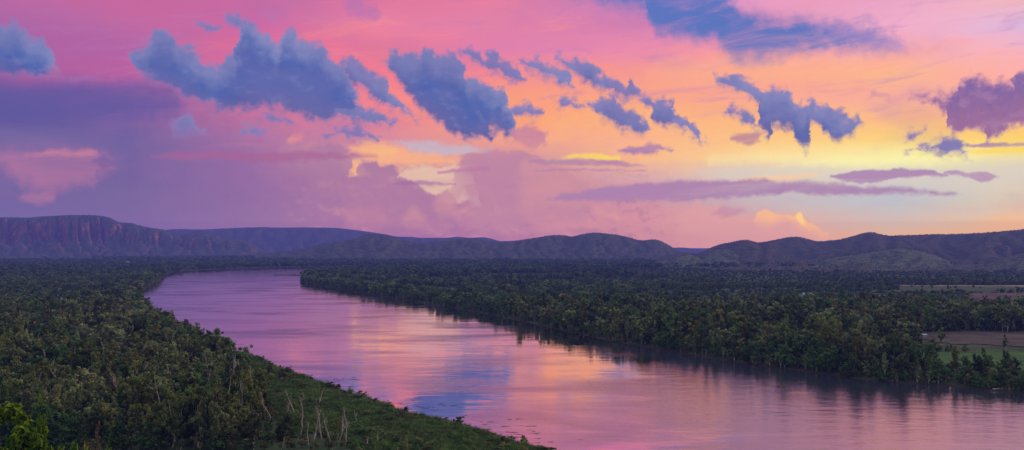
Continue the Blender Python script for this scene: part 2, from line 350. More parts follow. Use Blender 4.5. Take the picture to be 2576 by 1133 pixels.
SOFT = 1.0
def build_world():
    w = bpy.data.worlds.new("World"); scene.world = w; w.use_nodes = True
    t = NT(w.node_tree); w.node_tree.nodes.clear()
    tc = t.new('ShaderNodeTexCoord')
    sp = t.new('ShaderNodeSeparateXYZ'); t.l.new(tc.outputs['Generated'], sp.inputs[0])
    x, y, z = sp.outputs
    DEG = 180 / math.pi
    az = t.m('MULTIPLY', t.m('ARCTAN2', x, y), DEG)
    el = t.m('MULTIPLY', t.m('ARCSINE', z), DEG)
    ae = t.xyz(az, el, 0.0)
    nz = t.new('ShaderNodeTexNoise'); t.l.new(ae, nz.inputs['Vector'])
    nz.inputs['Scale'].default_value = 1.05; nz.inputs['Detail'].default_value = 4; nz.inputs['Roughness'].default_value = 0.55
    ns = t.new('ShaderNodeSeparateColor'); t.l.new(nz.outputs['Color'], ns.inputs[0])
    wx = t.m('SUBTRACT', ns.outputs[0], 0.5); wy = t.m('SUBTRACT', ns.outputs[1], 0.5)
    fine = t.m('SUBTRACT', t.noise(ae, 2.8, 4, 0.55), 0.5)
    streak = t.noise(t.xyz(t.m('MULTIPLY', az, 0.17), t.m('MULTIPLY_ADD', az, -0.10, el), 3.7), 0.85, 7, 0.66, 0.7)
    broad = t.noise(t.xyz(t.m('MULTIPLY', az, 0.5), el, 8.1), 0.28, 4, 0.5)
    ra = t.noise(t.xyz(t.m('MULTIPLY', az, 0.8), el, 5.0), 0.8, 4, 0.52)
    rb_ = t.noise(t.xyz(t.m('MULTIPLY_ADD', az, 0.8, 0.10), t.m('ADD', el, 0.34), 5.0), 0.8, 4, 0.52)
    relief = t.m('SUBTRACT', ra, rb_)
    mid = t.m('SUBTRACT', t.noise(t.xyz(t.m('MULTIPLY', az, 0.85), el, 11.0), 1.75, 3, 0.5), 0.5)
    shared = (az, el, wx, wy, fine, streak, broad, z, relief, mid)
    cuts = [-90, -22, -14, -7, 0, 7, 14, 22, 110]
    groups = []
    for i in range(len(cuts) - 1):
        n = t.new('ShaderNodeGroup'); n.node_tree = sky_sector('sky sector', max(cuts[i], -40), min(cuts[i + 1], 40))
        for s_, v in zip(n.inputs, shared): t.l.new(v, s_)
        groups.append(n.outputs[0])
    def choose(f, a, b):
        n = t.new('ShaderNodeMixShader'); t.put(n.inputs[0], f); t.l.new(a, n.inputs[1]); t.l.new(b, n.inputs[2])
        return n.outputs[0]
    def tree(i, j):
        if j - i == 1: return groups[i]
        k = (i + j) // 2
        return choose(t.m('GREATER_THAN', az, float(cuts[k])), tree(i, k), tree(k, j))
    front = tree(0, len(groups))
    # the sky outside the frame: brightened overhead to light the land, dimmer behind the viewer, dark under the horizon
    zen = t.mix(t.mr(y, -0.4, 0.6), BACKSKY, ZENITH)
    rest = background(t, t.mix(t.mr(el, -0.5, -3.0), zen, (0.02, 0.025, 0.03, 1)))
    inside = t.m('MULTIPLY', t.m('LESS_THAN', t.m('ABSOLUTE', t.m('SUBTRACT', el, 14.0)), 16.0), t.m('LESS_THAN', t.m('ABSOLUTE', az), 50.0))
    sky = choose(inside, rest, front)
    nish = t.new('ShaderNodeTexSky'); nish.sky_type = 'NISHITA'; nish.sun_disc = False
    nish.sun_elevation = SUN_EL; nish.sun_rotation = SUN_AZ
    bg2 = t.new('ShaderNodeBackground'); t.l.new(nish.outputs[0], bg2.inputs[0]); bg2.inputs[1].default_value = 0.05
    out = t.new('ShaderNodeOutputWorld'); t.l.new(choose(0.03, sky, bg2.outputs[0]), out.inputs[0])

SUN_EL = R(9.0); SUN_AZ = R(74.0)
build_world()
sun = bpy.data.lights.new("sun", 'SUN'); sun.energy = 2.8; sun.angle = R(10); sun.color = (1.0, 0.60, 0.50)
so = bpy.data.objects.new("sun", sun); COL.objects.link(so)
sd_ = Vector((math.sin(SUN_AZ) * math.cos(SUN_EL), math.cos(SUN_AZ) * math.cos(SUN_EL), math.sin(SUN_EL)))
so.rotation_euler = (-sd_).to_track_quat('-Z', 'Y').to_euler()

# ---------------------------------------------------------------- camera
cam = bpy.data.cameras.new("camera"); co = bpy.data.objects.new("camera", cam); COL.objects.link(co)
cam.sensor_width = 36.0; cam.lens = 36.0 * FPX / 2575.0
co.location = (0, 0, CAM_H); co.rotation_euler = (R(90), 0, 0)
cam.shift_y = (HOR - 566.5) / 2575.0
cam.clip_start = 0.5; cam.clip_end = 60000
scene.camera = co
scene.view_settings.view_transform = 'Standard'; scene.view_settings.look = 'None'; scene.view_settings.exposure = 0
scene.render.engine = 'CYCLES'
#PART2
# ================================================================ materials
def material(name):
    m = bpy.data.materials.new(name); m.use_nodes = True
    t = NT(m.node_tree); m.node_tree.nodes.clear()
    out = t.new('ShaderNodeOutputMaterial')
    return m, t, out

def surface(t, out, colr, rough=0.9, spec=0.15, normal=None):
    b = t.new('ShaderNodeBsdfPrincipled'); t.put(b.inputs['Base Color'], colr); t.put(b.inputs['Roughness'], rough)
    b.inputs['Specular IOR Level'].default_value = spec
    if normal is not None: t.l.new(normal, b.inputs['Normal'])
    t.l.new(b.outputs[0], out.inputs[0]); return b

def leaf_material(name, dark, light, warm):
    m, t, out = material(name)
    at = t.new('ShaderNodeAttribute', attribute_name='tone'); gp = t.new('ShaderNodeNewGeometry')
    patch = t.noise(gp.outputs['Position'], 0.045, 4, 0.6)
    oi = t.new('ShaderNodeObjectInfo')
    rnd = oi.outputs['Random']
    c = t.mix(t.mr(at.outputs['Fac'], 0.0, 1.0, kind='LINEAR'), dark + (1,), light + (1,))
    c = t.mix(t.m('MULTIPLY', t.mr(rnd, 0.45, 1.0, kind='LINEAR'), 0.42), c, warm + (1,))
    c = t.mix(t.m('MULTIPLY', t.mr(patch, 0.46, 0.66), 0.32), c, tuple(q * .8 for q in warm) + (1,))
    val = t.m('MULTIPLY_ADD', t.m('FRACT', t.m('MULTIPLY', rnd, 7.31)), 1.1, 0.52)
    c = t.mix(1.0, c, t.xyz(val, val, val), 'MULTIPLY')
    d = t.new('ShaderNodeBsdfDiffuse'); t.put(d.inputs[0], c)
    tr = t.new('ShaderNodeBsdfTranslucent'); t.put(tr.inputs[0], c)
    mx = t.new('ShaderNodeMixShader'); mx.inputs[0].default_value = 0.22
    t.l.new(d.outputs[0], mx.inputs[1]); t.l.new(tr.outputs[0], mx.inputs[2]); t.l.new(mx.outputs[0], out.inputs[0])
    return m

def bark_material(name, a, b):
    m, t, out = material(name)
    tc = t.new('ShaderNodeTexCoord')
    n = t.noise(tc.outputs['Object'], 6.0, 4, 0.6)
    surface(t, out, t.mix(t.mr(n, 0.3, 0.7), a + (1,), b + (1,)), 0.9, 0.1)
    return m

MAT = {}
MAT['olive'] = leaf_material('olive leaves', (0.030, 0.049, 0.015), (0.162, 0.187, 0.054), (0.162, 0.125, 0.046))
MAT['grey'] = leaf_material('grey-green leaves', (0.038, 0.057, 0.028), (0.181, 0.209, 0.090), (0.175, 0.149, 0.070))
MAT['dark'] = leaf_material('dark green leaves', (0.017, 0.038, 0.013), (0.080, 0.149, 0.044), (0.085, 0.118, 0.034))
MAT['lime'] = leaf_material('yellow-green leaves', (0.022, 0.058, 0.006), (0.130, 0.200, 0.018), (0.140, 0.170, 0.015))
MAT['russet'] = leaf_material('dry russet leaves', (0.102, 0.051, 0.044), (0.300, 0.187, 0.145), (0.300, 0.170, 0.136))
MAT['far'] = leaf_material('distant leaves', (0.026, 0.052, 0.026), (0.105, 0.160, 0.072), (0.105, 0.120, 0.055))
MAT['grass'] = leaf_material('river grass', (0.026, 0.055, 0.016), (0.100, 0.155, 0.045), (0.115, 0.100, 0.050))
MAT['bark'] = bark_material('grey-brown bark', (0.06, 0.05, 0.042), (0.16, 0.135, 0.115))
MAT['dead'] = bark_material('weathered dead wood', (0.15, 0.125, 0.115), (0.36, 0.29, 0.27))
MAT['pale'] = bark_material('pale bark', (0.20, 0.17, 0.15), (0.42, 0.36, 0.32))

# ================================================================ river outline and ground height
LEFT = [(3600, 1700, 0), (2300, 1420, 0), (1700, 1245, 0), (1375, 1133, .8), (1280, 1105, .8), (1200, 1080, .8), (1100, 1051, .8), (1000, 1030, .8), (960, 1013, .8), (870, 986, .9),
        (765, 946, 1), (690, 918, 1.2), (650, 897, 1.5), (540, 866, 2), (480, 832, 2), (430, 806, 2), (380, 786, 1), (355, 762, 0), (350, 742, 0), (368, 724, 0), (400, 706, 0),
        (415, 691, 0), (440, 683.5, 0), (560, 676.5, 0), (700, 672.5, 0), (800, 671, 0), (1000, 668.5, 0), (1500, 666, 0)]
RIGHT = [(1500, 669, 0), (1150, 672, 0), (930, 677, 0), (840, 682, 0), (775, 689, 0), (756, 698, 0), (757, 711, 0), (800, 718, 0), (900, 736, 0), (1000, 751, 0), (1100, 769, 0), (1200, 786, 0), (1300, 806, 0), (1400, 829, 0),
         (1500, 851, 0), (1600, 869, 0), (1700, 886, 0), (1800, 904, 0), (1900, 919, 0), (2000, 931, 0), (2100, 946, 0), (2200, 959, 0), (2300, 966, 0), (2400, 973, 0), (2500, 983, 0),
         (2575, 993, 0), (2900, 1040, 0), (3500, 1120, 0), (4600, 1280, 0)]
L_PTS = [ground(*p) for p in LEFT]; R_PTS = [ground(*p) for p in RIGHT]
RIVER = np.array(L_PTS + R_PTS)

def river_distance(x, y):
    """metres to the river edge, negative in the water; and +1 on the right bank, -1 on the left"""
    x = np.asarray(x, float); y = np.asarray(y, float)
    best = np.full(x.shape, 1e12); inside = np.zeros(x.shape, bool)
    n = len(RIVER)
    for i in range(n):
        ax, ay = RIVER[i]; bx, by = RIVER[(i + 1) % n]
        dx, dy = bx - ax, by - ay
        tt = np.clip(((x - ax) * dx + (y - ay) * dy) / (dx * dx + dy * dy), 0, 1)
        dd = (x - ax - tt * dx) ** 2 + (y - ay - tt * dy) ** 2
        best = np.minimum(best, dd)
        cr = ((ay > y) != (by > y))
        with np.errstate(divide='ignore', invalid='ignore'):
            xi = ax + (y - ay) * dx / (dy if dy != 0 else 1e-9)
        inside ^= cr & (x < xi)
    d = np.sqrt(best)
    return np.where(inside, -d, d)

def right_bank(x, y):
    """true where a point lies right of the river"""
    px = np.array([p[0] for p in R_PTS]); py = np.array([p[1] for p in R_PTS])
    x = np.asarray(x, float); y = np.asarray(y, float)
    o = np.argsort(py[6:]); xr = np.interp(y, py[6:][o], px[6:][o])
    tip = R_PTS[6][1]
    far = np.where(y > tip, x > np.interp(y, [tip, 2500, 2850], [R_PTS[6][0], 300, 6000]), x > xr - 2)
    return far

def land_height(x, y):
    sd = river_distance(x, y)
    wob = fbm(x / 9.0, y / 9.0, 3, 5) * np.clip(np.abs(sd) * 0.4, 0.6, 2.2)
    sd = sd + wob + 2.6 * fbm(x / 26.0, y / 26.0, 2, 15) * np.clip(np.abs(sd) * 0.2, 0.5, 1.0) * np.where(right_bank(x, y), .25, 1)
    z = np.where(sd > 0, 1.7 * smooth(0, 9, sd) + 0.25 * smooth(0, 1.2, sd) + 0.5 * fbm(x / 45, y / 45, 3, 9) * smooth(4, 40, sd), np.maximum(-3.0, sd * 0.25))
    r = np.hypot(x, y); az = np.degrees(np.arctan2(x, y))
    hill = np.interp(r, [0, 6, 40, 80, 120, 180, 230, 290], [55.5, 54.0, 44, 33, 22, 11, 3, 0])
    hill = hill * np.where(r < 20, 1, 0.72 + 0.28 * smooth(-14, -24, az)) * np.where(r < 60, 1, smooth(2, 60, sd))
    return z + np.where(sd > 0, hill, hill * 0)

def new_mesh(name, verts, faces, mats=(), attrs=None, smooth_=False):
    me = bpy.data.meshes.new(name)
    verts = np.asarray(verts, np.float32); faces = np.asarray(faces, np.int32)
    me.vertices.add(len(verts)); me.vertices.foreach_set('co', verts.ravel())
    if len(faces):
        k = faces.shape[1]
        me.loops.add(faces.size); me.loops.foreach_set('vertex_index', faces.ravel())
        me.polygons.add(len(faces)); me.polygons.foreach_set('loop_start', np.arange(0, faces.size, k, dtype=np.int32))
        if smooth_: me.polygons.foreach_set('use_smooth', np.ones(len(faces), bool))
    for m in mats: me.materials.append(m)
    for nm, typ, dom, data in (attrs or []):
        a = me.attributes.new(nm, typ, dom)
        a.data.foreach_set('vector' if typ == 'FLOAT_VECTOR' else 'value', np.asarray(data).ravel())
    me.update(calc_edges=True)
    return me

def link(name, me, parent=None, kind=None, label=None, cat=None, group=None, loc=None):
    o = bpy.data.objects.new(name, me); COL.objects.link(o)
    if parent is not None: o.parent = parent
    if kind: o['kind'] = kind
    if label: o['label'] = label
    if cat: o['category'] = cat
    if group: o['group'] = group
    if loc is not None: o.location = loc
    return o

def grid_faces(nr, nc, wrap=False):
    i, j = np.meshgrid(np.arange(nr - 1), np.arange(nc if wrap else nc - 1), indexing='ij')
    j2 = (j + 1) % nc
    return np.stack([i * nc + j, i * nc + j2, (i + 1) * nc + j2, (i + 1) * nc + j], -1).reshape(-1, 4)

# ---------------------------------------------------------------- ground: one sheet out to the horizon
m, t, out = material('valley floor')
geo = t.new('ShaderNodeNewGeometry')
n1 = t.noise(geo.outputs['Position'], 0.02, 6, 0.6); n2 = t.noise(geo.outputs['Position'], 0.35, 5, 0.65)
c = t.mix(t.mr(n1, 0.38, 0.62), (0.024, 0.040, 0.020, 1), (0.054, 0.064, 0.036, 1))
c = t.mix(t.mr(n2, 0.45, 0.75), c, (0.062, 0.076, 0.040, 1))
gx = t.new('ShaderNodeSeparateXYZ'); t.l.new(geo.outputs['Position'], gx.inputs[0])
c = t.mix(t.mr(gx.outputs[2], 1.1, 0.1), c, (0.040, 0.030, 0.024, 1))
bp = t.new('ShaderNodeBump'); bp.inputs['Strength'].default_value = 0.8; bp.inputs['Distance'].default_value = 0.6; t.l.new(n2, bp.inputs['Height'])
surface(t, out, c, 0.95, 0.05, bp.outputs[0]); MAT['ground'] = m
ang = np.radians(np.concatenate([np.arange(-180, -40, 6.0), np.linspace(-40, 40, 560), np.arange(46, 180, 6.0)]))
rad = np.concatenate([[0.01], np.geomspace(3, 200, 40)[:-1], np.geomspace(200, 3200, 430)[:-1], np.geomspace(3200, 48000, 60)])
rr, aa = np.meshgrid(rad, ang, indexing='ij')
gxv, gyv = rr * np.sin(aa), rr * np.cos(aa)
gz = land_height(gxv, gyv)
me = new_mesh('ground', np.stack([gxv, gyv, gz], -1).reshape(-1, 3), grid_faces(len(rad), len(ang), True)[:, ::-1], [MAT['ground']], smooth_=True)
link('ground', me, kind='structure')

# ---------------------------------------------------------------- river
m, t, out = material('river water')
geo = t.new('ShaderNodeNewGeometry'); pos = geo.outputs['Position']
sx = t.new('ShaderNodeSeparateXYZ'); t.l.new(pos, sx.inputs[0])
wob = t.noise(pos, 0.012, 3, 0.5)
wp = t.xyz(t.m('MULTIPLY', sx.outputs[0], 0.55), sx.outputs[1], 0)
big = t.noise(t.xyz(t.m('MULTIPLY', sx.outputs[0], 0.010), t.m('MULTIPLY', sx.outputs[1], 0.022), 2.0), 1.0, 4, 0.55, 0.6)
breeze = t.m('MULTIPLY', t.mr(sx.outputs[0], 20.0, 110.0), t.mr(sx.outputs[1], 850.0, 420.0))
calm = t.mr(t.m('MULTIPLY_ADD', breeze, -0.34, big), 0.26, 0.58)                              # breeze patches and calm patches
rip = t.noise(wp, 1.1, 3, 0.6)
swl = t.noise(wp, 0.16, 3, 0.5)
hgt = t.m('ADD', t.m('MULTIPLY', rip, 0.05), t.m('MULTIPLY', swl, 0.11))
bp = t.new('ShaderNodeBump'); bp.inputs['Distance'].default_value = 1.0
t.put(bp.inputs['Strength'], t.mr(calm, 0, 1, 1.25, 0.10, 'LINEAR')); t.l.new(hgt, bp.inputs['Height'])
sw2 = t.noise(t.xyz(t.m('MULTIPLY', sx.outputs[0], 0.016), t.m('MULTIPLY', sx.outputs[1], 0.050), 6.0), 1.0, 4, 0.6, 0.8)
bp0 = t.new('ShaderNodeBump'); bp0.inputs['Distance'].default_value = 1.0; bp0.inputs['Strength'].default_value = 1.0; t.l.new(t.m('MULTIPLY', sw2, 0.15), bp0.inputs['Height'])
t.l.new(bp0.outputs[0], bp.inputs['Normal'])
gl = t.new('ShaderNodeBsdfGlossy'); gl.inputs['Color'].default_value = (0.97, 0.86, 0.89, 1)
t.put(gl.inputs['Roughness'], t.mr(calm, 0, 1, 0.07, 0.028, 'LINEAR')); t.l.new(bp.outputs[0], gl.inputs['Normal'])
df = t.new('ShaderNodeBsdfDiffuse'); df.inputs[0].default_value = (0.030, 0.032, 0.062, 1)
lw = t.new('ShaderNodeFresnel'); lw.inputs[0].default_value = 1.33
mx = t.new('ShaderNodeMixShader'); t.put(mx.inputs[0], t.m('MULTIPLY', t.mr(lw.outputs[0], 0.0, 0.5, 0.66, 0.95, 'LINEAR'), t.mr(calm, 0, 1, 0.70, 1.0, 'LINEAR')))
t.l.new(df.outputs[0], mx.inputs[1]); t.l.new(gl.outputs[0], mx.inputs[2]); t.l.new(mx.outputs[0], out.inputs[0])
MAT['water'] = m
link('river_water', new_mesh('river_water', [(-1500, 60, 0), (3500, 60, 0), (3500, 3600, 0), (-1500, 3600, 0)], [(0, 1, 2, 3)], [m]), kind='structure')

# ================================================================ hills
m, t, out = material('rocky hillside')
geo = t.new('ShaderNodeNewGeometry'); pos = geo.outputs['Position']
nsep = t.new('ShaderNodeSeparateXYZ'); t.l.new(geo.outputs['Normal'], nsep.inputs[0])
psep = t.new('ShaderNodeSeparateXYZ'); t.l.new(pos, psep.inputs[0])
h1 = t.noise(pos, 0.006, 6, 0.62); h2 = t.noise(pos, 0.045, 5, 0.68)
str_ = t.noise(t.xyz(t.m('MULTIPLY', psep.outputs[0], 0.02), t.m('MULTIPLY', psep.outputs[1], 0.02), t.m('MULTIPLY', psep.outputs[2], 0.006)), 1.0, 5, 0.65)
cov = t.new('ShaderNodeAttribute', attribute_name='cover').outputs['Fac']
grassy = t.mix(t.mr(h2, 0.36, 0.64), t.mix(cov, (0.026, 0.022, 0.022, 1), (0.036, 0.050, 0.030, 1)), t.mix(cov, (0.058, 0.044, 0.040, 1), (0.098, 0.100, 0.060, 1)))
rock = t.mix(t.mr(str_, 0.35, 0.65), (0.060, 0.026, 0.020, 1), (0.215, 0.088, 0.058, 1))
steep = t.m('ADD', t.mr(nsep.outputs[2], 0.86, 0.62), t.m('MULTIPLY', t.m('SUBTRACT', h1, 0.5), 0.9))
shade_attr = t.new('ShaderNodeAttribute', attribute_name='spur')
grassy = t.mix(t.mr(t.m('MULTIPLY_ADD', t.m('SUBTRACT', h2, 0.5), 0.9, shade_attr.outputs['Fac']), 0.68, 0.18, 0, .50), grassy, (0.014, 0.022, 0.014, 1))  # gullies and hollows darkened in the colour to stand in for relief shade
cla = t.new('ShaderNodeAttribute', attribute_name='cliff')
c = t.mix(t.m('MULTIPLY', t.mr(steep, 0.25, 0.75), cla.outputs['Fac']), grassy, rock)
bp = t.new('ShaderNodeBump'); bp.inputs['Strength'].default_value = 1.0; bp.inputs['Distance'].default_value = 7.0; t.l.new(h2, bp.inputs['Height'])
surface(t, out, c, 0.95, 0.05, bp.outputs[0]); MAT['hill'] = m

HILL_PTS = []
def hill(sil, D, front, prof, spur, seed, nu=360, nw=70, gully=1.0, freq=140.0, dots=900, back=0.35, cliff=.15, cover=0.5):
    """a range whose crest line is SIL (columns, rows) at distance D; FRONT is where its foot begins; PROF is height against the way up the slope"""
    us = np.linspace(sil[0][0], sil[-1][0], nu)
    vs = np.interp(us, [p[0] for p in sil], [p[1] for p in sil])
    k = np.exp(-0.5 * (np.arange(-6, 7) / 2.2) ** 2); k /= k.sum()
    vs = np.convolve(np.pad(vs, 6, 'edge'), k, 'valid')
    zc = CAM_H + (HOR - vs) / FPX * D
    w = np.concatenate([np.linspace(0, 1, nw), 1 + np.linspace(0.05, 1, 14)])
    W, U = np.meshgrid(w, us, indexing='ij'); ZC = np.broadcast_to(zc, W.shape)
    dist = np.where(W <= 1, front + (D - front) * W, D + (W - 1) * (D - front) * back * 2)
    X = (U - CX) / FPX * dist; Y = dist
    xs = (U - CX) / FPX * D
    warp = fbm(xs / freq / 2.2, W * 1.3 + 3, 3, seed + 40) * 1.5
    spurs = .62 * (1 - np.abs(fbm(xs / freq / 1.8 + warp, W * 1.1, 3, seed))) + .38 * (1 - np.abs(fbm(xs / freq * 1.7 - warp + W * .8, W * 2.2, 3, seed + 5)))          # ridged: spurs running down the slope
    p = np.interp(np.clip(W, 0, 1), [a for a, b in prof], [b for a, b in prof])
    shift = spur * (spurs - 0.75) * np.clip(W * (1 - W) * 4, 0, 1)
    p = np.interp(np.clip(np.clip(W, 0, 1) + shift, 0, 1), [a for a, b in prof], [b for a, b in prof])
    Z = ZC * p + gully * ZC * 0.10 * fbm(xs / 60, W * 5, 4, seed + 9) * np.clip(W * (1 - W) * 4, 0, 1)
    Z = np.where(W > 1, ZC * (1 - smooth(1, 2, W)) , Z)
    Z = np.where(np.abs(W - 1) < 1e-6, ZC + ZC * 0.006 * fbm(xs / 22, W, 3, seed + 3), Z)
    # nothing on the slope may stand above the line of the crest seen from the valley
    lim = CAM_H + (ZC - CAM_H) * dist / D
    Z = np.where(W < 1, np.minimum(Z, np.maximum(lim - 0.02 * ZC * (1 - W), 0)), Z)
    endf = smooth(0, 0.03, (U - us[0]) / (us[-1] - us[0])) if sil[0][0] > 0 else 1.0
    Z = np.maximum(Z, -1) - 1.0
    V = np.stack([X, Y, Z], -1).reshape(-1, 3)
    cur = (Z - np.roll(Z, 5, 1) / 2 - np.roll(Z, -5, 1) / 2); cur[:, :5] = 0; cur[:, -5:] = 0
    relief_shade = np.clip(.5 + cur / (np.abs(cur).mean() * 5 + 1e-6) + .25 * (spurs - .7), 0, 1)  # slope curvature, mask for the shade painted into the hollows
    me = new_mesh('hills', V, grid_faces(len(w), nu), [MAT['hill']], [('spur', 'FLOAT', 'POINT', relief_shade.astype(np.float32)), ('cliff', 'FLOAT', 'POINT', np.full(relief_shade.size, cliff, np.float32)), ('cover', 'FLOAT', 'POINT', np.full(relief_shade.size, cover, np.float32))], smooth_=True)
    link('hills', me, kind='structure')
    rg = np.random.default_rng(seed)
    ii = rg.integers(0, nw - 1, dots); jj = rg.integers(0, nu - 1, dots); f = rg.random((dots, 2))
    A = V.reshape(len(w), nu, 3)
    q = A[ii, jj] * (1 - f[:, :1]) + A[ii + 1, jj] * f[:, :1]; q = q + (A[ii, jj + 1] - A[ii, jj]) * f[:, 1:]
    HILL_PTS.append(q)
    jj = rg.integers(0, nu - 1, dots // 3); HILL_PTS.append(A[nw - 1, jj] + (A[nw - 1, jj + 1] - A[nw - 1, jj]) * rg.random((len(jj), 1)))

SOFTP = [(0, 0), (.25, .08), (.5, .30), (.75, .68), (.9, .92), (1, 1)]
MESA = [(0, 0), (.3, .10), (.5, .30), (.56, .40), (.62, .66), (.68, .80), (.72, .86), (.82, .95), (1, 1)]
# far blue range
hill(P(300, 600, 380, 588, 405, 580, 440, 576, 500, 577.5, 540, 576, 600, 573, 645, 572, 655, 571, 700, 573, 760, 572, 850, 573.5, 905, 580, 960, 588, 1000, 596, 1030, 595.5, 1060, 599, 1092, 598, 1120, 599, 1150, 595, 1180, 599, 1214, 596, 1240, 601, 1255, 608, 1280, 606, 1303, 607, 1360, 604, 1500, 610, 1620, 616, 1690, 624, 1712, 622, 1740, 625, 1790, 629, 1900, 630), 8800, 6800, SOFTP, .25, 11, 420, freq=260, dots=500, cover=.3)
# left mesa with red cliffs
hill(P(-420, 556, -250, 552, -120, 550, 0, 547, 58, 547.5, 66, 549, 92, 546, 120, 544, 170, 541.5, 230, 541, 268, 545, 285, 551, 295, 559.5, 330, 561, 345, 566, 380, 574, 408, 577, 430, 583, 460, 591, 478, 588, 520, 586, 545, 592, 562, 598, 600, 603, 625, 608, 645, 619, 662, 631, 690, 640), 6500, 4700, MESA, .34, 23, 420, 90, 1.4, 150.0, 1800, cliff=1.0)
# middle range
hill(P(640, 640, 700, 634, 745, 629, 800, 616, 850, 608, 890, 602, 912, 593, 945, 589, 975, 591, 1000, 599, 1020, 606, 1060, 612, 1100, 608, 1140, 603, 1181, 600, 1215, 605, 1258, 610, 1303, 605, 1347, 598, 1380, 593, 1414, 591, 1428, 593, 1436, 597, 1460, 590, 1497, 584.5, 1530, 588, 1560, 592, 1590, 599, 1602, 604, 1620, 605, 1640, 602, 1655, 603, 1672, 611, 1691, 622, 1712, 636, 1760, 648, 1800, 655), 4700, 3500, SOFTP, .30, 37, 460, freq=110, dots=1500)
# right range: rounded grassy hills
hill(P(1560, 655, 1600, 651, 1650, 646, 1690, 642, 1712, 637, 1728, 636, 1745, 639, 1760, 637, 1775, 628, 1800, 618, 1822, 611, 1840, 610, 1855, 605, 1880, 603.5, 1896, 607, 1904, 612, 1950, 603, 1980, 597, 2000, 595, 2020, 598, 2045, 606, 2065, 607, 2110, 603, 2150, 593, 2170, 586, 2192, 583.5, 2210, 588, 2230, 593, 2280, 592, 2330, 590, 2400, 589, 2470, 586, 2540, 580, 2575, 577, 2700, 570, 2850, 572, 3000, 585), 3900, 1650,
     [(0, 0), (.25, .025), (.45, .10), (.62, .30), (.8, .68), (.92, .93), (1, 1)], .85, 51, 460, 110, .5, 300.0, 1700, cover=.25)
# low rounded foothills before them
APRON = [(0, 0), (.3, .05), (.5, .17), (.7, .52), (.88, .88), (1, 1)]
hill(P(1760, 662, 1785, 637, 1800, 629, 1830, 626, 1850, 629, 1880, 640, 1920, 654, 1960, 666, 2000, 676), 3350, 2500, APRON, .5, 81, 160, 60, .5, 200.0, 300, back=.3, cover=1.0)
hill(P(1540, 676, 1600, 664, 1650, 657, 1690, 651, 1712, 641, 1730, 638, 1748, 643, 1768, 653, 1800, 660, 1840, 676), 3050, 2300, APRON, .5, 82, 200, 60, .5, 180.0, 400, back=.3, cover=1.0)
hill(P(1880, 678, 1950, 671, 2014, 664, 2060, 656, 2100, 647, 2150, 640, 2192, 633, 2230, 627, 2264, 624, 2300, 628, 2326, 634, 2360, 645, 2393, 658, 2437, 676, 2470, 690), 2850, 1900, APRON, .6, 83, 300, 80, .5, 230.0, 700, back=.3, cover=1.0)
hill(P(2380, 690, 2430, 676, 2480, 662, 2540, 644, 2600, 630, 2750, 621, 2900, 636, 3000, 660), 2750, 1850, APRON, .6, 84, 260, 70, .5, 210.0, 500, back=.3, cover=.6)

# ================================================================ haze lying in the valley
m, t, out = material('dusk haze')
ab = t.new('ShaderNodeVolumeAbsorption'); ab.inputs['Color'].default_value = (0, 0, 0, 1); ab.inputs['Density'].default_value = HZ_SIGMA
em = t.new('ShaderNodeEmission'); em.inputs[0].default_value = HZ_COL + (1,); em.inputs[1].default_value = HZ_SIGMA  # the haze glows by itself in place of scattered sky light
ad = t.new('ShaderNodeAddShader'); t.l.new(ab.outputs[0], ad.inputs[0]); t.l.new(em.outputs[0], ad.inputs[1]); t.l.new(ad.outputs[0], out.inputs['Volume'])
hx, hy0, hz0 = 13000, -2000, -20
vv = [(sx_ * hx, y_, z_) for z_ in (hz0, HZ_TOP) for sx_, y_ in ((-1, hy0), (1, hy0), (1, HZ_FAR), (-1, HZ_FAR))]
link('haze', new_mesh('haze', vv, [(0, 3, 2, 1), (4, 5, 6, 7), (0, 1, 5, 4), (1, 2, 6, 5), (2, 3, 7, 6), (3, 0, 4, 7)], [m]), kind='structure')

# ================================================================ tree makers
def tube(verts, faces, pts, radii, sides=5):
    base = len(verts)
    pts = [Vector(p) for p in pts]
    for i, p in enumerate(pts):
        d = (pts[min(i + 1, len(pts) - 1)] - pts[max(i - 1, 0)]).normalized()
        a = d.orthogonal().normalized(); b = d.cross(a)
        for k in range(sides):
            th = 2 * math.pi * k / sides
            verts.append(tuple(p + (a * math.cos(th) + b * math.sin(th)) * radii[i]))
    for i in range(len(pts) - 1):
        for k in range(sides):
            k2 = (k + 1) % sides
            faces.append((base + i * sides + k, base + i * sides + k2, base + (i + 1) * sides + k2, base + (i + 1) * sides + k))

def limb(rg, p, d, length, n=4, wig=0.18, up=0.1):
    pts = [Vector(p)]; d = Vector(d).normalized()
    for i in range(n):
        d = (d + Vector((rg.normal(0, wig), rg.normal(0, wig), rg.normal(0, wig) * .6 + up))).normalized()
        pts.append(pts[-1] + d * (length / n))
    return pts

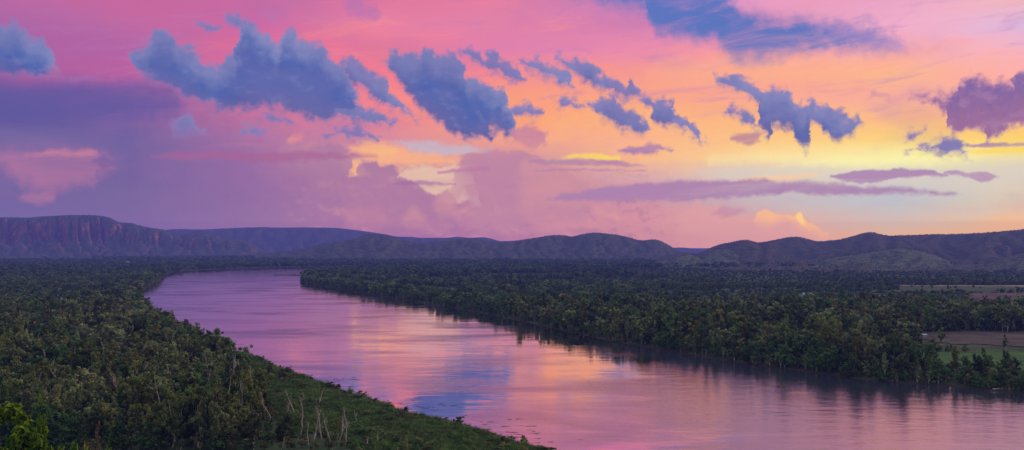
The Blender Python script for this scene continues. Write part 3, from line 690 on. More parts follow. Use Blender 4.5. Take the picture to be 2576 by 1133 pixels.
def leaves(rg, clusters, n, size, droop=0.3):
    """small leaf-sprig faces spread through the clusters; returns quads and tones"""
    tot = sum(r[0] * r[1] for c, r, tn in clusters)
    V = []; T = []
    for c, r, tn in clusters:
        k = max(3, int(n * r[0] * r[1] / tot))
        u = rg.normal(size=(k, 3)); u /= np.linalg.norm(u, axis=1, keepdims=True)
        q = u * (rg.random((k, 1)) ** 0.45)
        pos = np.array(c) + q * np.array([r[0], r[0], r[1]])
        nrm = u * 0.6 + rg.normal(size=(k, 3)) * 0.7 + np.array([0, 0, 0.45]); nrm /= np.linalg.norm(nrm, axis=1, keepdims=True)
        a = np.cross(nrm, rg.normal(size=(k, 3))); a /= np.linalg.norm(a, axis=1, keepdims=True) + 1e-9
        b = np.cross(nrm, a)
        s = size * (0.55 + 0.9 * rg.random((k, 1)))
        a = a * s * 0.5; b = b * s * 0.28
        bend = nrm * s * 0.12
        V.append(np.stack([pos - a - bend, pos - b * 1.0, pos + a - bend, pos + b], 1))
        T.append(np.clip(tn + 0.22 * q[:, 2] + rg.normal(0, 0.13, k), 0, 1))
    V = np.concatenate(V).reshape(-1, 3); T = np.concatenate(T)
    F = np.arange(len(V)).reshape(-1, 4)
    return V, F, T

def tree_parts(seed, style, n, size):
    """(trunk verts, trunk faces, leaf verts, leaf faces, leaf tones) of a tree 10 m tall standing at the origin"""
    rg = np.random.default_rng(seed)
    tv, tf, cl = [], [], []
    if style == 'gum':          # open crown on a forking trunk
        h0, spread, nl, cr = rg.uniform(2.0, 3.4), rg.uniform(1.5, 2.3), rg.integers(8, 12), (1.0, 1.05)
    elif style == 'paperbark':  # narrow, clumps all the way up
        h0, spread, nl, cr = rg.uniform(1.6, 2.8), rg.uniform(.8, 1.35), rg.integers(9, 13), (.78, 1.05)
    elif style == 'mango':      # dense round crown to the ground
        h0, spread, nl, cr = 1.2, rg.uniform(2.6, 3.3), 12, (1.6, 1.35)
    else:                       # bushy
        h0, spread, nl, cr = rg.uniform(.9, 1.6), rg.uniform(1.8, 2.6), rg.integers(9, 13), (1.1, 1.0)
    trunk = limb(rg, (0, 0, -.6), (rg.normal(0, .12), rg.normal(0, .12), 1), h0 + .6, 4, .08)
    tube(tv, tf, trunk, np.linspace(.24, .17, 5))
    tips = []
    for i in range(nl):
        th = 2 * math.pi * (i + rg.uniform(-.3, .3)) / nl * 1.9
        rr_ = spread * math.sqrt(rg.uniform(.08, 1))
        hz = rg.uniform(h0 + .6, 9.0) if i else 8.9
        if style == 'gum': hz = max(hz, h0 + 1.8)
        if style in ('bush', 'mango'): hz = rg.uniform(1.6, 8.4) if i else 8.5
        rr_ *= 1.15 - 0.75 * max(0, (hz - 5) / 5) ** 2
        tip = Vector((math.cos(th) * rr_, math.sin(th) * rr_, hz)); start = trunk[-1] if i % 2 == 0 else trunk[-2]
        mid = start.lerp(tip, .5) + Vector((rg.normal(0, .25), rg.normal(0, .25), rg.normal(.1, .25)))
        tube(tv, tf, [start, start.lerp(mid, .5) + Vector((rg.normal(0, .12), rg.normal(0, .12), .05)), mid, tip], [.13, .10, .075, .03], 4)
        tn = rg.uniform(.25, .75)
        s = rg.uniform(.72, 1.2)
        cl.append((tuple(tip), (cr[0] * s * .72, cr[1] * s * .85), tn))
        for k in range(5 if style != 'paperbark' else 4):
            off = Vector((rg.normal(0, .72), rg.normal(0, .72), rg.normal(-.2, .85)))
            sub = tip + off; s2 = rg.uniform(.28, .62)
            cl.append((tuple(sub), (cr[0] * s2, cr[1] * s2 * 1.25), tn + rg.normal(0, .20)))
        if rg.random() < .5: cl.append((tuple(mid), (cr[0] * .6, cr[1] * .6), tn - .15))
    lv, lf, lt = leaves(rg, cl, n, size)
    return np.array(tv), np.array(tf), lv, lf, lt

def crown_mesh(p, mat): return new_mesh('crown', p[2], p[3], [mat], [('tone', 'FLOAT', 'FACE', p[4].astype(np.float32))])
def trunk_mesh(p, mat): return new_mesh('trunk', p[0], p[1], [mat], smooth_=True)

def joined(p, leaf, bark, name='tree'):
    """trunk and crown as one mesh, for the far woodland"""
    V = np.concatenate([p[0], p[2]]); F = np.concatenate([p[1], p[3] + len(p[0])])
    tone = np.concatenate([np.zeros(len(p[1])), p[4]]).astype(np.float32)
    me = new_mesh(name, V, F, [leaf, bark], [('tone', 'FLOAT', 'FACE', tone)])
    me.polygons.foreach_set('material_index', np.concatenate([np.ones(len(p[1])), np.zeros(len(p[3]))]).astype(np.int32))
    return me

# ================================================================ fields, clearings and roads (thin sheets on the plain)
def inside(px, py, poly):
    r = np.zeros(np.shape(px), bool)
    for (ax, ay), (bx, by) in zip(poly, poly[1:] + poly[:1]):
        c_ = (ay > py) != (by > py)
        with np.errstate(divide='ignore', invalid='ignore'):
            r ^= c_ & (px < ax + (py - ay) * (bx - ax) / ((by - ay) if by != ay else 1e-9))
    return r

def sheet_material(name, a, b, scale):
    m, t, out = material(name)
    geo = t.new('ShaderNodeNewGeometry')
    n_ = t.noise(geo.outputs['Position'], scale, 5, 0.65)
    surface(t, out, t.mix(t.mr(n_, .35, .65), a + (1,), b + (1,)), .95, .05)
    return m
EARTH = sheet_material('bare earth', (0.048, 0.034, 0.038), (0.088, 0.060, 0.064), .05)
PADDOCK = sheet_material('paddock grass', (0.028, 0.060, 0.018), (0.052, 0.098, 0.030), .12)
STRIP = sheet_material('pale track', (0.14, 0.09, 0.085), (0.24, 0.16, 0.15), .03)
FALLOW = sheet_material('fallow ground', (0.06, 0.030, 0.044), (0.105, 0.055, 0.070), .02)
FIELDS = []
def field_sheet(name, px, mat, bare=True):
    poly = [ground(u, v, 2.0) for u, v in px]
    FIELDS.append(poly)
    xs = [p[0] for p in poly]; ys = [p[1] for p in poly]
    nx, ny = 70, 70
    X, Y = np.meshgrid(np.linspace(min(xs), max(xs), nx), np.linspace(min(ys), max(ys), ny), indexing='ij')
    Z = land_height(X, Y) + .35
    F = grid_faces(nx, ny); V = np.stack([X, Y, Z], -1).reshape(-1, 3)
    cen = V[F].mean(1); keep = inside(cen[:, 0] + 9 * fbm(cen[:, 0] / 12, cen[:, 1] / 12, 3, 3), cen[:, 1] + 9 * fbm(cen[:, 0] / 14 + 9, cen[:, 1] / 14, 3, 4), poly)
    F = F[keep]; used = np.unique(F); mp = np.zeros(len(V), int); mp[used] = np.arange(len(used))
    link(name, new_mesh(name, V[used], mp[F], [mat], smooth_=True), kind='structure')
field_sheet('paddock', P(2300, 886, 2480, 884, 2700, 890, 2750, 945, 2575, 936, 2420, 926, 2300, 915), PADDOCK)
field_sheet('field', P(2290, 838, 2450, 834, 2575, 836, 2800, 840, 2850, 878, 2575, 872, 2440, 866, 2330, 862), EARTH)
field_sheet('field', P(2430, 739, 2575, 737, 2750, 737, 2800, 757, 2575, 757, 2460, 756), FALLOW)
field_sheet('road', P(2260, 719, 2400, 718.5, 2600, 719, 2800, 720, 2800, 724, 2600, 722.5, 2400, 721, 2260, 721), STRIP)
field_sheet('road', P(2150, 744, 2240, 743, 2240, 746.5, 2150, 747.5), STRIP)
field_sheet('clearing', P(1790, 771, 1900, 768, 2020, 768, 2020, 772, 1900, 773, 1790, 776), PADDOCK)
field_sheet('clearing', P(150, 736, 260, 729, 345, 727, 350, 742, 250, 743, 160, 742), PADDOCK)
field_sheet('clearing', P(-80, 642.5, 60, 643, 140, 644, 235, 645, 235, 647, 100, 647, -80, 646.5), STRIP)

BARE = [ground(u, v, 1.5) for u, v in P(655, 1035, 760, 1010, 905, 1050, 960, 1133, 960, 1200, 640, 1200, 640, 1100)]
BUFFER = [[ground(u, v, 2) for u, v in q] for q in (P(-80, 641, 240, 641, 240, 655, -80, 655), P(2290, 838, 2850, 838, 2850, 900, 2575, 893, 2440, 884, 2320, 878), P(2430, 739, 2800, 739, 2800, 778, 2575, 778, 2440, 770), P(2260, 718, 2800, 718, 2800, 736, 2260, 734),
   P(1790, 768, 2020, 768, 2020, 783, 1790, 786), P(2300, 886, 2750, 886, 2750, 950, 2575, 944, 2420, 934, 2310, 922))]
FIELDS += [[ground(u, v, 2) for u, v in q] for q in (P(2008, 739, 2050, 739, 2050, 760, 2008, 760), P(2112, 762, 2158, 762, 2158, 790, 2112, 790), P(312, 659, 330, 659, 330, 668, 312, 668))]
# ================================================================ where the trees stand
def scatter(y0, y1, step, seed, slope=.66):
    rg = np.random.default_rng(seed)
    ys = np.arange(y0, y1, step); pts = []
    for y_ in ys:
        w_ = slope * y_ + 25
        xs = np.arange(-w_, w_, step)
        pts.append(np.stack([xs + rg.uniform(-.46, .46, len(xs)) * step, y_ + rg.uniform(-.46, .46, len(xs)) * step], 1))
    return np.concatenate(pts)

def grass_zone(x, y, sd, rb):
    wid = np.interp(y, [200, 330, 400, 450, 500, 700], [50, 42, 30, 14, 5, 3])
    return (~rb) & (sd < wid + 6 * fbm(x / 18, y / 18, 2, 77)) & (y < 900)

def plantable(pts, margin=2.0, bare=True):
    x, y = pts[:, 0], pts[:, 1]
    sd = river_distance(x, y); rb = right_bank(x, y)
    ok = sd > margin
    for f in FIELDS: ok &= ~inside(x, y, f)
    few = vnoise(x * .31, y * .31, 91) > .88
    for f in BUFFER: ok &= few | ~inside(x, y, f)
    if bare: ok &= ~inside(x, y, BARE)
    ok &= ~grass_zone(x, y, sd, rb)
    ok &= ~((y < 246) & ~rb)
    return ok, sd, rb
#PART3
near = scatter(225, 780, 5.9, 1); ok, sd, rb = plantable(near); near = near[ok]; sd = sd[ok]; rb = rb[ok]
# the far bank's plain thins out behind its river fringe
open_ = fbm(near[:, 0] / 60, near[:, 1] / 60, 3, 31)
open_u = CX + near[:, 0] / near[:, 1] * FPX
keep = ~(rb & (sd > 60) & (open_ > .25)) & ~(rb & (open_u > 2300) & (near[:, 1] < 520) & (vnoise(near[:, 0] * .7, near[:, 1] * .7, 8) > .42))
near, sd, rb = near[keep], sd[keep], rb[keep]
nz_ = land_height(near[:, 0], near[:, 1])
N = len(near)
rg = np.random.default_rng(99)
grove = fbm(near[:, 0] / 38, near[:, 1] / 38, 3, 12)
tall = np.where(rb, 13.2, 12.5) * (1 + .28 * grove) * rg.choice([.55, .75, .95, 1.1, 1.35], N, p=[.15, .25, .30, .20, .10]) * rg.uniform(.9, 1.1, N)
tall = np.where(rb & (CX + near[:, 0] / near[:, 1] * FPX > 2290) & (near[:, 1] < 520), tall * .8, tall)
tall = np.where(rb & (sd < 14), tall * rg.uniform(.55, 1.05, N), tall)
tall = np.where(~rb & (sd < 22) & (near[:, 1] > 420), tall * .62, tall)
pick = fbm(near[:, 0] / 25, near[:, 1] / 25, 2, 55) + rg.normal(0, .28, N)
kind = np.where(pick < -.12, 'grey', np.where(pick > .30, 'dark', 'olive'))
style = np.where(kind == 'dark', 'bush', np.where(rg.random(N) < .45, 'paperbark', 'gum'))

# ---- the 300 largest stand as objects of their own
col_u = CX + near[:, 0] / near[:, 1] * FPX
row_top = HOR + (CAM_H - nz_ - tall) / near[:, 1] * FPX
row_base = HOR + (CAM_H - nz_) / near[:, 1] * FPX
size_px = tall / near[:, 1] * FPX
seen = (col_u > -15) & (col_u < 2590) & (row_top < 1122)
order = np.argsort(-np.where(seen, size_px + 8 * rb, -1))
single = order[:288]
is_single = np.zeros(N, bool); is_single[single] = True

KINDS_ = {('olive', 'gum'): [], ('olive', 'paperbark'): [], ('grey', 'gum'): [], ('grey', 'paperbark'): [], ('dark', 'bush'): []}
for ki, key in enumerate(KINDS_):
    for v_ in range(4):
        p = tree_parts(100 + ki * 10 + v_, key[1], 4200, .42)
        KINDS_[key].append((trunk_mesh(p, MAT['pale'] if (key[1] == 'paperbark' or v_ % 2) else MAT['bark']), crown_mesh(p, MAT[key[0]])))
NAME = {'gum': 'gum_tree', 'paperbark': 'paperbark_tree', 'bush': 'riverside_tree'}
PLANTED = []
def plant(name, trunk, crown, loc, s, rz, sxy=1.0):
    e = bpy.data.objects.new(name, None); COL.objects.link(e); e.empty_display_size = .5
    e.location = loc; e.rotation_euler = (0, 0, rz); e.scale = (s * sxy, s * sxy, s); e['category'] = 'tree'
    link('trunk', trunk, e); link('crown', crown, e)
    return e
for i in single:
    tm, cm = KINDS_[(kind[i], style[i])][int(rg.integers(0, 4))]
    e = plant(NAME[style[i]], tm, cm, (near[i, 0], near[i, 1], nz_[i] - .1), tall[i] / 10, rg.uniform(0, 6.28), rg.uniform(.68, 1.3))
    PLANTED.append((i, e))

# ---- everything farther off reads as one mass of woodland
LIB = bpy.data.collections.new('woodland stock')       # never linked to the scene: only the woodland draws from it
def stock(me, i): o = bpy.data.objects.new('stock_%03d' % i, me); LIB.objects.link(o)
li = 0; BANDS = {}
for nm, styles, n, sz in (('near', [('olive', 'gum'), ('grey', 'paperbark'), ('dark', 'bush'), ('olive', 'paperbark'), ('grey', 'gum'), ('olive', 'bush')], 620, .95),
                          ('mid', [('far', 'gum'), ('dark', 'bush'), ('far', 'bush'), ('grey', 'bush')], 200, 1.7),
                          ('far', [('far', 'bush'), ('far', 'gum'), ('dark', 'bush')], 80, 2.6)):
    BANDS[nm] = (li, len(styles) * 2)
    for st in styles:
        for v_ in range(2):
            stock(joined(tree_parts(500 + li, st[1], n, sz), MAT[st[0]], MAT['pale'] if st[1] == 'paperbark' else MAT['bark']), li); li += 1

def instancer(name, lib, P_, idx, scl, rot):
    me = new_mesh(name, P_, np.zeros((0, 4), int), attrs=[('pick', 'INT', 'POINT', idx.astype(np.int32)), ('size', 'FLOAT_VECTOR', 'POINT', scl.astype(np.float32)), ('turn', 'FLOAT', 'POINT', rot.astype(np.float32))])
    o = link(name, me, kind='stuff')
    g = bpy.data.node_groups.new(name, 'GeometryNodeTree')
    g.interface.new_socket('Geometry', in_out='INPUT', socket_type='NodeSocketGeometry'); g.interface.new_socket('Geometry', in_out='OUTPUT', socket_type='NodeSocketGeometry')
    n = g.nodes; l = g.links
    gi = n.new('NodeGroupInput'); go = n.new('NodeGroupOutput')
    ci = n.new('GeometryNodeCollectionInfo'); ci.inputs['Collection'].default_value = lib; ci.inputs['Separate Children'].default_value = True; ci.inputs['Reset Children'].default_value = True
    ip = n.new('GeometryNodeInstanceOnPoints'); ip.inputs['Pick Instance'].default_value = True
    def att(nm, typ):
        a = n.new('GeometryNodeInputNamedAttribute'); a.data_type = typ; a.inputs['Name'].default_value = nm; return a.outputs['Attribute']
    cx_ = n.new('ShaderNodeCombineXYZ'); l.new(att('turn', 'FLOAT'), cx_.inputs[2])
    l.new(gi.outputs[0], ip.inputs['Points']); l.new(ci.outputs[0], ip.inputs['Instance']); l.new(att('pick', 'INT'), ip.inputs['Instance Index'])
    l.new(cx_.outputs[0], ip.inputs['Rotation']); l.new(att('size', 'FLOAT_VECTOR'), ip.inputs['Scale']); l.new(ip.outputs[0], go.inputs[0])
    md = o.modifiers.new('spread', 'NODES'); md.node_group = g
    return o

def pack(pts, z, height, band, kinds=None, wide=(.9, 1.25)):
    k = len(pts); b0, bn = BANDS[band]
    idx = b0 + (rg.integers(0, bn, k) if kinds is None else kinds)
    s = height / 10; w_ = s * rg.uniform(wide[0], wide[1], k)
    return np.column_stack([pts, z - .2]), idx, np.column_stack([w_, w_, s]), rg.uniform(0, 6.28, k)

parts = []
rest = ~is_single
kmap = {('olive', 'gum'): 0, ('grey', 'paperbark'): 2, ('dark', 'bush'): 4, ('olive', 'paperbark'): 6, ('grey', 'gum'): 8}
kk = np.array([kmap[(a, b)] for a, b in zip(kind[rest], style[rest])]) + rg.integers(0, 2, rest.sum())
parts.append(pack(near[rest], nz_[rest], tall[rest], 'near', kk, (.68, 1.35)))
# low brush under and between the near trees
br = scatter(240, 640, 4.0, 5); ok, sdb, rbb = plantable(br, .8, False); br = br[ok]
inb = inside(br[:, 0], br[:, 1], BARE)
parts.append(pack(br, land_height(br[:, 0], br[:, 1]), rg.uniform(1.6, 5.2, len(br)) * np.where(inb, .62, 1), 'near', None, (1.1, 2.0)))
sc_ = scatter(780, 2600, 10, 44); ok, s7, r7 = plantable(sc_); k_ = ok & r7 & (rg.random(len(sc_)) < .75); sc_ = sc_[k_]
parts.append(pack(sc_, land_height(sc_[:, 0], sc_[:, 1]), rg.uniform(1.0, 2.8, len(sc_)), 'far', None, (2.0, 4.5)))
# brush right along the far bank, hanging over the water
fr = scatter(280, 1900, 3.4, 6); sdf = river_distance(fr[:, 0], fr[:, 1]); rbf = right_bank(fr[:, 0], fr[:, 1])
k_ = (sdf > .6) & (sdf < 13) & rbf; fr = fr[k_]
parts.append(pack(fr, land_height(fr[:, 0], fr[:, 1]), rg.uniform(2.4, 7.0, len(fr)), 'near', np.where(rg.random(len(fr)) < .5, rg.integers(4, 6, len(fr)), rg.integers(2, 4, len(fr))), (.9, 1.5)))
m2 = scatter(780, 1700, 9.0, 2); ok, s2, r2 = plantable(m2); m2 = m2[ok]; r2 = r2[ok]; s2 = s2[ok]
op = fbm(m2[:, 0] / 110, m2[:, 1] / 60, 3, 31); k_ = ~(r2 & (s2 > 60) & (op > np.interp(m2[:, 1], [780, 900, 1100, 1350, 1700], [.22, .12, .0, -.15, -.3]))); m2 = m2[k_]; op = op[k_]; s2 = s2[k_]
h2_ = (9.5 + 4 * fbm(m2[:, 0] / 70, m2[:, 1] / 70, 2, 8)) * rg.uniform(.7, 1.2, len(m2)) * np.where(s2 < 40, 1.15, np.where(m2[:, 0] > 150, .62, .9))
parts.append(pack(m2, land_height(m2[:, 0], m2[:, 1]), h2_, 'mid', None, (1.0, 1.5)))
m3 = scatter(1700, 3300, 14.0, 3); ok, s3, r3 = plantable(m3); m3 = m3[ok]; s3 = s3[ok]
r3 = r3[ok]; op = fbm(m3[:, 0] / 240, m3[:, 1] / 120, 3, 33); k_ = ~((op > np.where(r3 & (m3[:, 0] > 250), -.16, np.where(r3, .05, .3))) & (s3 > 90)); k_ &= (m3[:, 0] / m3[:, 1] < .163) | (rg.random(len(m3)) < .16); m3 = m3[k_]; s3 = s3[k_]; r3 = r3[k_]
parts.append(pack(m3, land_height(m3[:, 0], m3[:, 1]), rg.uniform(7, 13, len(m3)) * np.where(r3 & (m3[:, 0] > 250), .45, 1), 'far', None, (1.2, 1.8)))
m4 = scatter(3300, 6600, 30.0, 4); ok, s4, r4 = plantable(m4); m4 = m4[ok]
k_ = rg.random(len(m4)) < np.where(m4[:, 0] / m4[:, 1] > .163, .06, .8); m4 = m4[k_]
parts.append(pack(m4, land_height(m4[:, 0], m4[:, 1]), rg.uniform(7, 13, len(m4)), 'far', None, (1.8, 3.2)))
# rows of orchard trees behind the fields on the right
orch = []
for v0 in (826, 819, 812, 806, 800, 795, 790, 786):
    for u in np.arange(2150 + (826 - v0) * 2.2, 2700, 7.5 if v0 > 800 else 6):
        orch.append(ground(u + rg.normal(0, .8), v0 + (u - 2350) * .012 + rg.normal(0, .4), 2))
orch = np.array(orch); ok, _, _ = plantable(orch); orch = orch[ok]
parts.append(pack(orch, land_height(orch[:, 0], orch[:, 1]), rg.uniform(7.0, 9.0, len(orch)), 'mid', rg.integers(2, 4, len(orch)), (1.0, 1.3)))
hp = np.concatenate(HILL_PTS)
PH = pack(hp[:, :2], hp[:, 2], rg.uniform(1.5, 3.5, len(hp)), 'far', None, (1.2, 2.0))
instancer('woodland', LIB, *[np.concatenate([q[k] for q in parts]) for k in range(4)])
instancer('hill_scrub', LIB, *PH)
print('TREES', N, [len(q[0]) for q in parts], len(hp))
#PART4
# ================================================================ named single trees
def zof(x, y): return float(land_height(np.array([x]), np.array([y]))[0])
def at(u, d): return ((u - CX) / FPX * d, d)
def rise(v, d): return CAM_H - (v - HOR) / FPX * d       # height of what shows at row v at depth d

LIME = []
def lime_tree(u, vtop, d, seed, sxy, n, style='bush', name='broadleaf_tree'):
    x, y = at(u, d); z = zof(x, y); h = rise(vtop, d) - z
    p = tree_parts(seed, style, n, .50)
    e = plant(name, trunk_mesh(p, MAT['bark']), crown_mesh(p, MAT['lime']), (x, y, z - .1), h / 10, seed * 1.3, sxy); LIME.append(e); return e
e = lime_tree(2, 1008, 104, 901, .95, 7000); e['label'] = 'bright yellow-green broadleaf tree filling the bottom left corner'
e = lime_tree(84, 1034, 100, 902, .72, 4600); e['label'] = 'yellow-green tree just right of the corner tree at bottom left'
e = lime_tree(106, 1022, 103, 903, .36, 1500, 'bush'); e['label'] = 'slim yellow-green sapling rising above the bright corner foliage'
e = lime_tree(165, 1092, 97, 904, .40, 2200); e['label'] = 'low bright green tree at the bottom edge beside russet shrubs'
e = lime_tree(219, 1116, 92, 905, .17, 700, 'paperbark'); e['label'] = 'tiny lime sprig of a tree top on the bottom edge, left of two'
e = lime_tree(272, 1103, 95, 906, .15, 700, 'paperbark'); e['label'] = 'tiny lime sprig of a tree top on the bottom edge, right of two'
for e in LIME: e['group'] = 'bright green trees in the near corner'

x, y = at(713, 263); p = tree_parts(911, 'mango', 3600, .55)
e = plant('broadleaf_tree', trunk_mesh(p, MAT['bark']), crown_mesh(p, MAT['dark']), (x, y, zof(x, y) - .1), (rise(1043, 263) - zof(x, y)) / 10, .4, 1.0)
e['label'] = 'dense dark green round tree standing among the pale bare trunks'
for k, (u, vt, vb, lab) in enumerate([(2085, 753, 815, 'tall dark round-crowned tree standing above the far bank wood, right of two'), (2040, 763, 814, 'dark round-crowned tree standing above the far bank wood, left of two')]):
    x, y = ground(u, vb, 2); p = tree_parts(920 + k, 'mango', 1800, .9)
    e = plant('broadleaf_tree', trunk_mesh(p, MAT['bark']), crown_mesh(p, MAT['dark']), (x, y, zof(x, y) - .1), (rise(vt, y) - 2) / 10, k * 2.0, 1.15)
    e['label'] = lab; e['group'] = 'big dark trees beyond the far bank'

# dry russet shrubs on the near slope
for k, (u, vt, d, s_, lab) in enumerate([(214, 1098, 150, 1.5, 'russet dry shrub at the bottom edge beside the bright green corner'), (246, 1050, 175, 1.2, 'russet dry shrub higher up the near wood, above the other one')]):
    x, y = at(u, d); z = zof(x, y); h = rise(vt, d) - z
    p = tree_parts(930 + k, 'bush', 900, .42)
    e = plant('dry_shrub', trunk_mesh(p, MAT['bark']), crown_mesh(p, MAT['russet']), (x, y, z - .1), max(h, 2.5) / 10, k, .55 * s_ * 10 / max(h, 2.5) * .45)
    e['category'] = 'shrub'; e['label'] = lab; e['group'] = 'dry russet shrubs'

# bare pale trunks among the reeds
def dead_tree(x, y, z, h, seed):
    rg_ = np.random.default_rng(seed)
    e = bpy.data.objects.new('dead_tree', None); COL.objects.link(e); e.location = (x, y, z); e['category'] = 'dead tree'; e['group'] = 'pale bare trunks on the near bank'
    v, f = [], []
    tr = limb(rg_, (0, 0, -.3), (rg_.normal(0, .14), rg_.normal(0, .10), 1), h + .3, 7, .10, .05)
    tube(v, f, tr, np.linspace(.30, .05, 8), 6); link('trunk', new_mesh('trunk', v, f, [MAT['dead']], smooth_=True), e)
    for k in range(int(rg_.integers(3, 6))):
        v, f = [], []
        i = int(rg_.integers(2, 7)); th = rg_.uniform(0, 6.28)
        b = limb(rg_, tr[i], (math.cos(th) * .7, math.sin(th) * .7, .8), h * rg_.uniform(.14, .34), 4, .22, .12)
        tube(v, f, b, np.linspace(.13, .03, 5), 4)
        for q in range(2):
            tw = limb(rg_, b[2 + q], (rg_.normal(), rg_.normal(), .7), h * .10, 3, .2, .1); tube(v, f, tw, np.linspace(.06, .02, 4), 4)
        link('branch', new_mesh('branch', v, f, [MAT['dead']], smooth_=True), e)
    return e
DEAD = [(85, 800, 965), (250, 770, 935), (300, 830, 1025), (332, 985, 1128), (405, 880, 1085), (374, 915, 1010), (458, 905, 1130), (552, 878, 1045), (540, 965, 1128), (606, 900, 985), (186, 1058, 1130), (362, 990, 1105), (502, 980, 1115), (664, 1060, 1128), (722, 1035, 1110), (62, 820, 950), (118, 830, 960), (205, 850, 960), (520, 930, 1040), (270, 1010, 1100)]
DEADS = []
for k, (cx_, c0, c1) in enumerate(DEAD):
    u, v0, v1 = (1000 + .708 * cx_) * .6287, (1000 + .708 * c0) * .6287, (1000 + .708 * c1) * .6287
    d = (CAM_H - 1.6) * FPX / (v1 - HOR); x, y = at(u, d); z = zof(x, y)
    DEADS.append((u, v1, dead_tree(x, y, z, rise(v0, d) - z, 300 + k)))
for k, (u, v0, v1) in enumerate([(360, 962, 1011), (192, 868, 905), (800, 985, 1030), (560, 1035, 1085), (470, 912, 950), (262, 905, 950), (120, 925, 965), (158, 955, 1000), (228, 985, 1030), (300, 1010, 1060), (330, 930, 968), (402, 1030, 1085), (438, 962, 1010), (505, 985, 1040), (536, 940, 985), (590, 962, 1010), (610, 1040, 1100), (640, 985, 1030), (84, 880, 912), (418, 880, 915)]):
    d = (CAM_H - 1.6) * FPX / (v1 - HOR) * (1 if v1 > 980 else .985); x, y = at(u, d); z = zof(x, y)
    DEADS.append((u, v1, dead_tree(x, y, z, max((rise(v0, d) - z) * 1.25, 0 if u > 700 else 14.5 + (k % 4) * .8), 340 + k)))

# ================================================================ reeds and grass on the banks
GLIB = bpy.data.collections.new('grass stock')
for k in range(6):
    rg_ = np.random.default_rng(700 + k); V = []; T = []
    for b in range(34):
        th = rg_.uniform(0, 6.28); r0 = rg_.uniform(0, .55); p0 = np.array([math.cos(th) * r0, math.sin(th) * r0, -.1])
        lean = np.array([rg_.normal(0, .35), rg_.normal(0, .35), 0]); hh = rg_.uniform(.6, 1.25); w_ = rg_.uniform(.03, .075)
        s_ = np.array([-math.sin(th), math.cos(th), 0]) * w_
        mid = p0 + lean * .35 + np.array([0, 0, hh * .6]); top = p0 + lean + np.array([0, 0, hh])
        V += [p0 - s_, p0 + s_, mid + s_ * .9, mid - s_ * .9, mid - s_ * .9, mid + s_ * .9, top + s_ * .1, top - s_ * .1]
        tn = rg_.uniform(.1, .7); T += [tn, min(1, tn + .25)]
    V = np.array(V); me_ = new_mesh('tuft', V, np.arange(len(V)).reshape(-1, 4), [MAT['grass']], [('tone', 'FLOAT', 'FACE', np.array(T, np.float32))])
    GLIB.objects.link(bpy.data.objects.new('tuft_%d' % k, me_))
def tufts(pts, hgt):
    k = len(pts)
    return np.column_stack([pts, land_height(pts[:, 0], pts[:, 1])]), rg.integers(0, 6, k), np.column_stack([hgt * 1.25, hgt * 1.25, hgt]), rg.uniform(0, 6.28, k)
gs = scatter(215, 620, 1.15, 61, .36); sdg = river_distance(gs[:, 0], gs[:, 1]); rbg = right_bank(gs[:, 0], gs[:, 1])
k_ = (sdg > .4) & grass_zone(gs[:, 0], gs[:, 1], sdg - 3, rbg) & (gs[:, 0] > -260); gs = gs[k_]
hg = (1.0 + .7 * fbm(gs[:, 0] / 9, gs[:, 1] / 9, 3, 66)) * rg.uniform(.6, 1.3, len(gs))
G = [tufts(gs, np.clip(hg, .3, 2.4))]
g2 = scatter(215, 1250, 2.2, 62, .62); s_2 = river_distance(g2[:, 0], g2[:, 1]); k_ = (s_2 > -.8) & (s_2 < 7) & ~right_bank(g2[:, 0], g2[:, 1]); g2 = g2[k_]
G.append(tufts(g2, rg.uniform(.7, 2.0, len(g2))))
instancer('grass', GLIB, *[np.concatenate([q[k] for q in G]) for k in range(4)])
# low bushes dotted over the reeds and along the water's edge
bs = scatter(225, 1000, 4.6, 63, .45); s_b = river_distance(bs[:, 0], bs[:, 1]); rbb = right_bank(bs[:, 0], bs[:, 1])
cl_ = fbm(bs[:, 0] / 14, bs[:, 1] / 14, 2, 64)
k_ = (~rbb) & (s_b > .8) & (s_b < 62) & ((cl_ > .12) | ((s_b < 6) & (rg.random(len(bs)) < .7))) & grass_zone(bs[:, 0], bs[:, 1], s_b - 4, rbb); bs = bs[k_]
instancer('bank_bushes', LIB, *pack(bs, land_height(bs[:, 0], bs[:, 1]), rg.uniform(.9, 3.0, len(bs)) * np.where(s_b[k_] < 6, 1.3, 1) * np.where((rg.random(len(bs)) < .10) & (s_b[k_] > 7), 2.0, 1), 'near', None, (1.1, 2.8)))

# ================================================================ weed rafts and mud in the water
m, t, out = material('floating weed')
geo = t.new('ShaderNodeNewGeometry')
surface(t, out, t.mix(t.noise(geo.outputs['Position'], .6, 3), (.020, .022, .018, 1), (.055, .050, .040, 1)), .8, .2)
V = []; F = []
def raft(x, y, lx, ly):
    b = len(V); k = 12; ph = rg.uniform(0, 6.28)
    for i in range(k):
        a = 2 * math.pi * i / k; r = 1 + .35 * math.sin(3 * a + ph) + rg.normal(0, .15)
        V.append((x + math.cos(a) * lx * r, y + math.sin(a) * ly * r, .03 + rg.uniform(0, .03)))
    V.append((x, y, .10))
    for i in range(0, k): F.append((b + i, b + (i + 1) % k, b + k, b + k))
def rafts(n, uc, vc, du, dv, lx, ly):
    for _ in range(n):
        u, v = uc + rg.normal(0, du), vc + rg.normal(0, dv); x, y = ground(u, v)
        if river_distance(np.array([x]), np.array([y]))[0] < -1: raft(x, y, lx * rg.uniform(.4, 1.5), ly * rg.uniform(.4, 1.5))
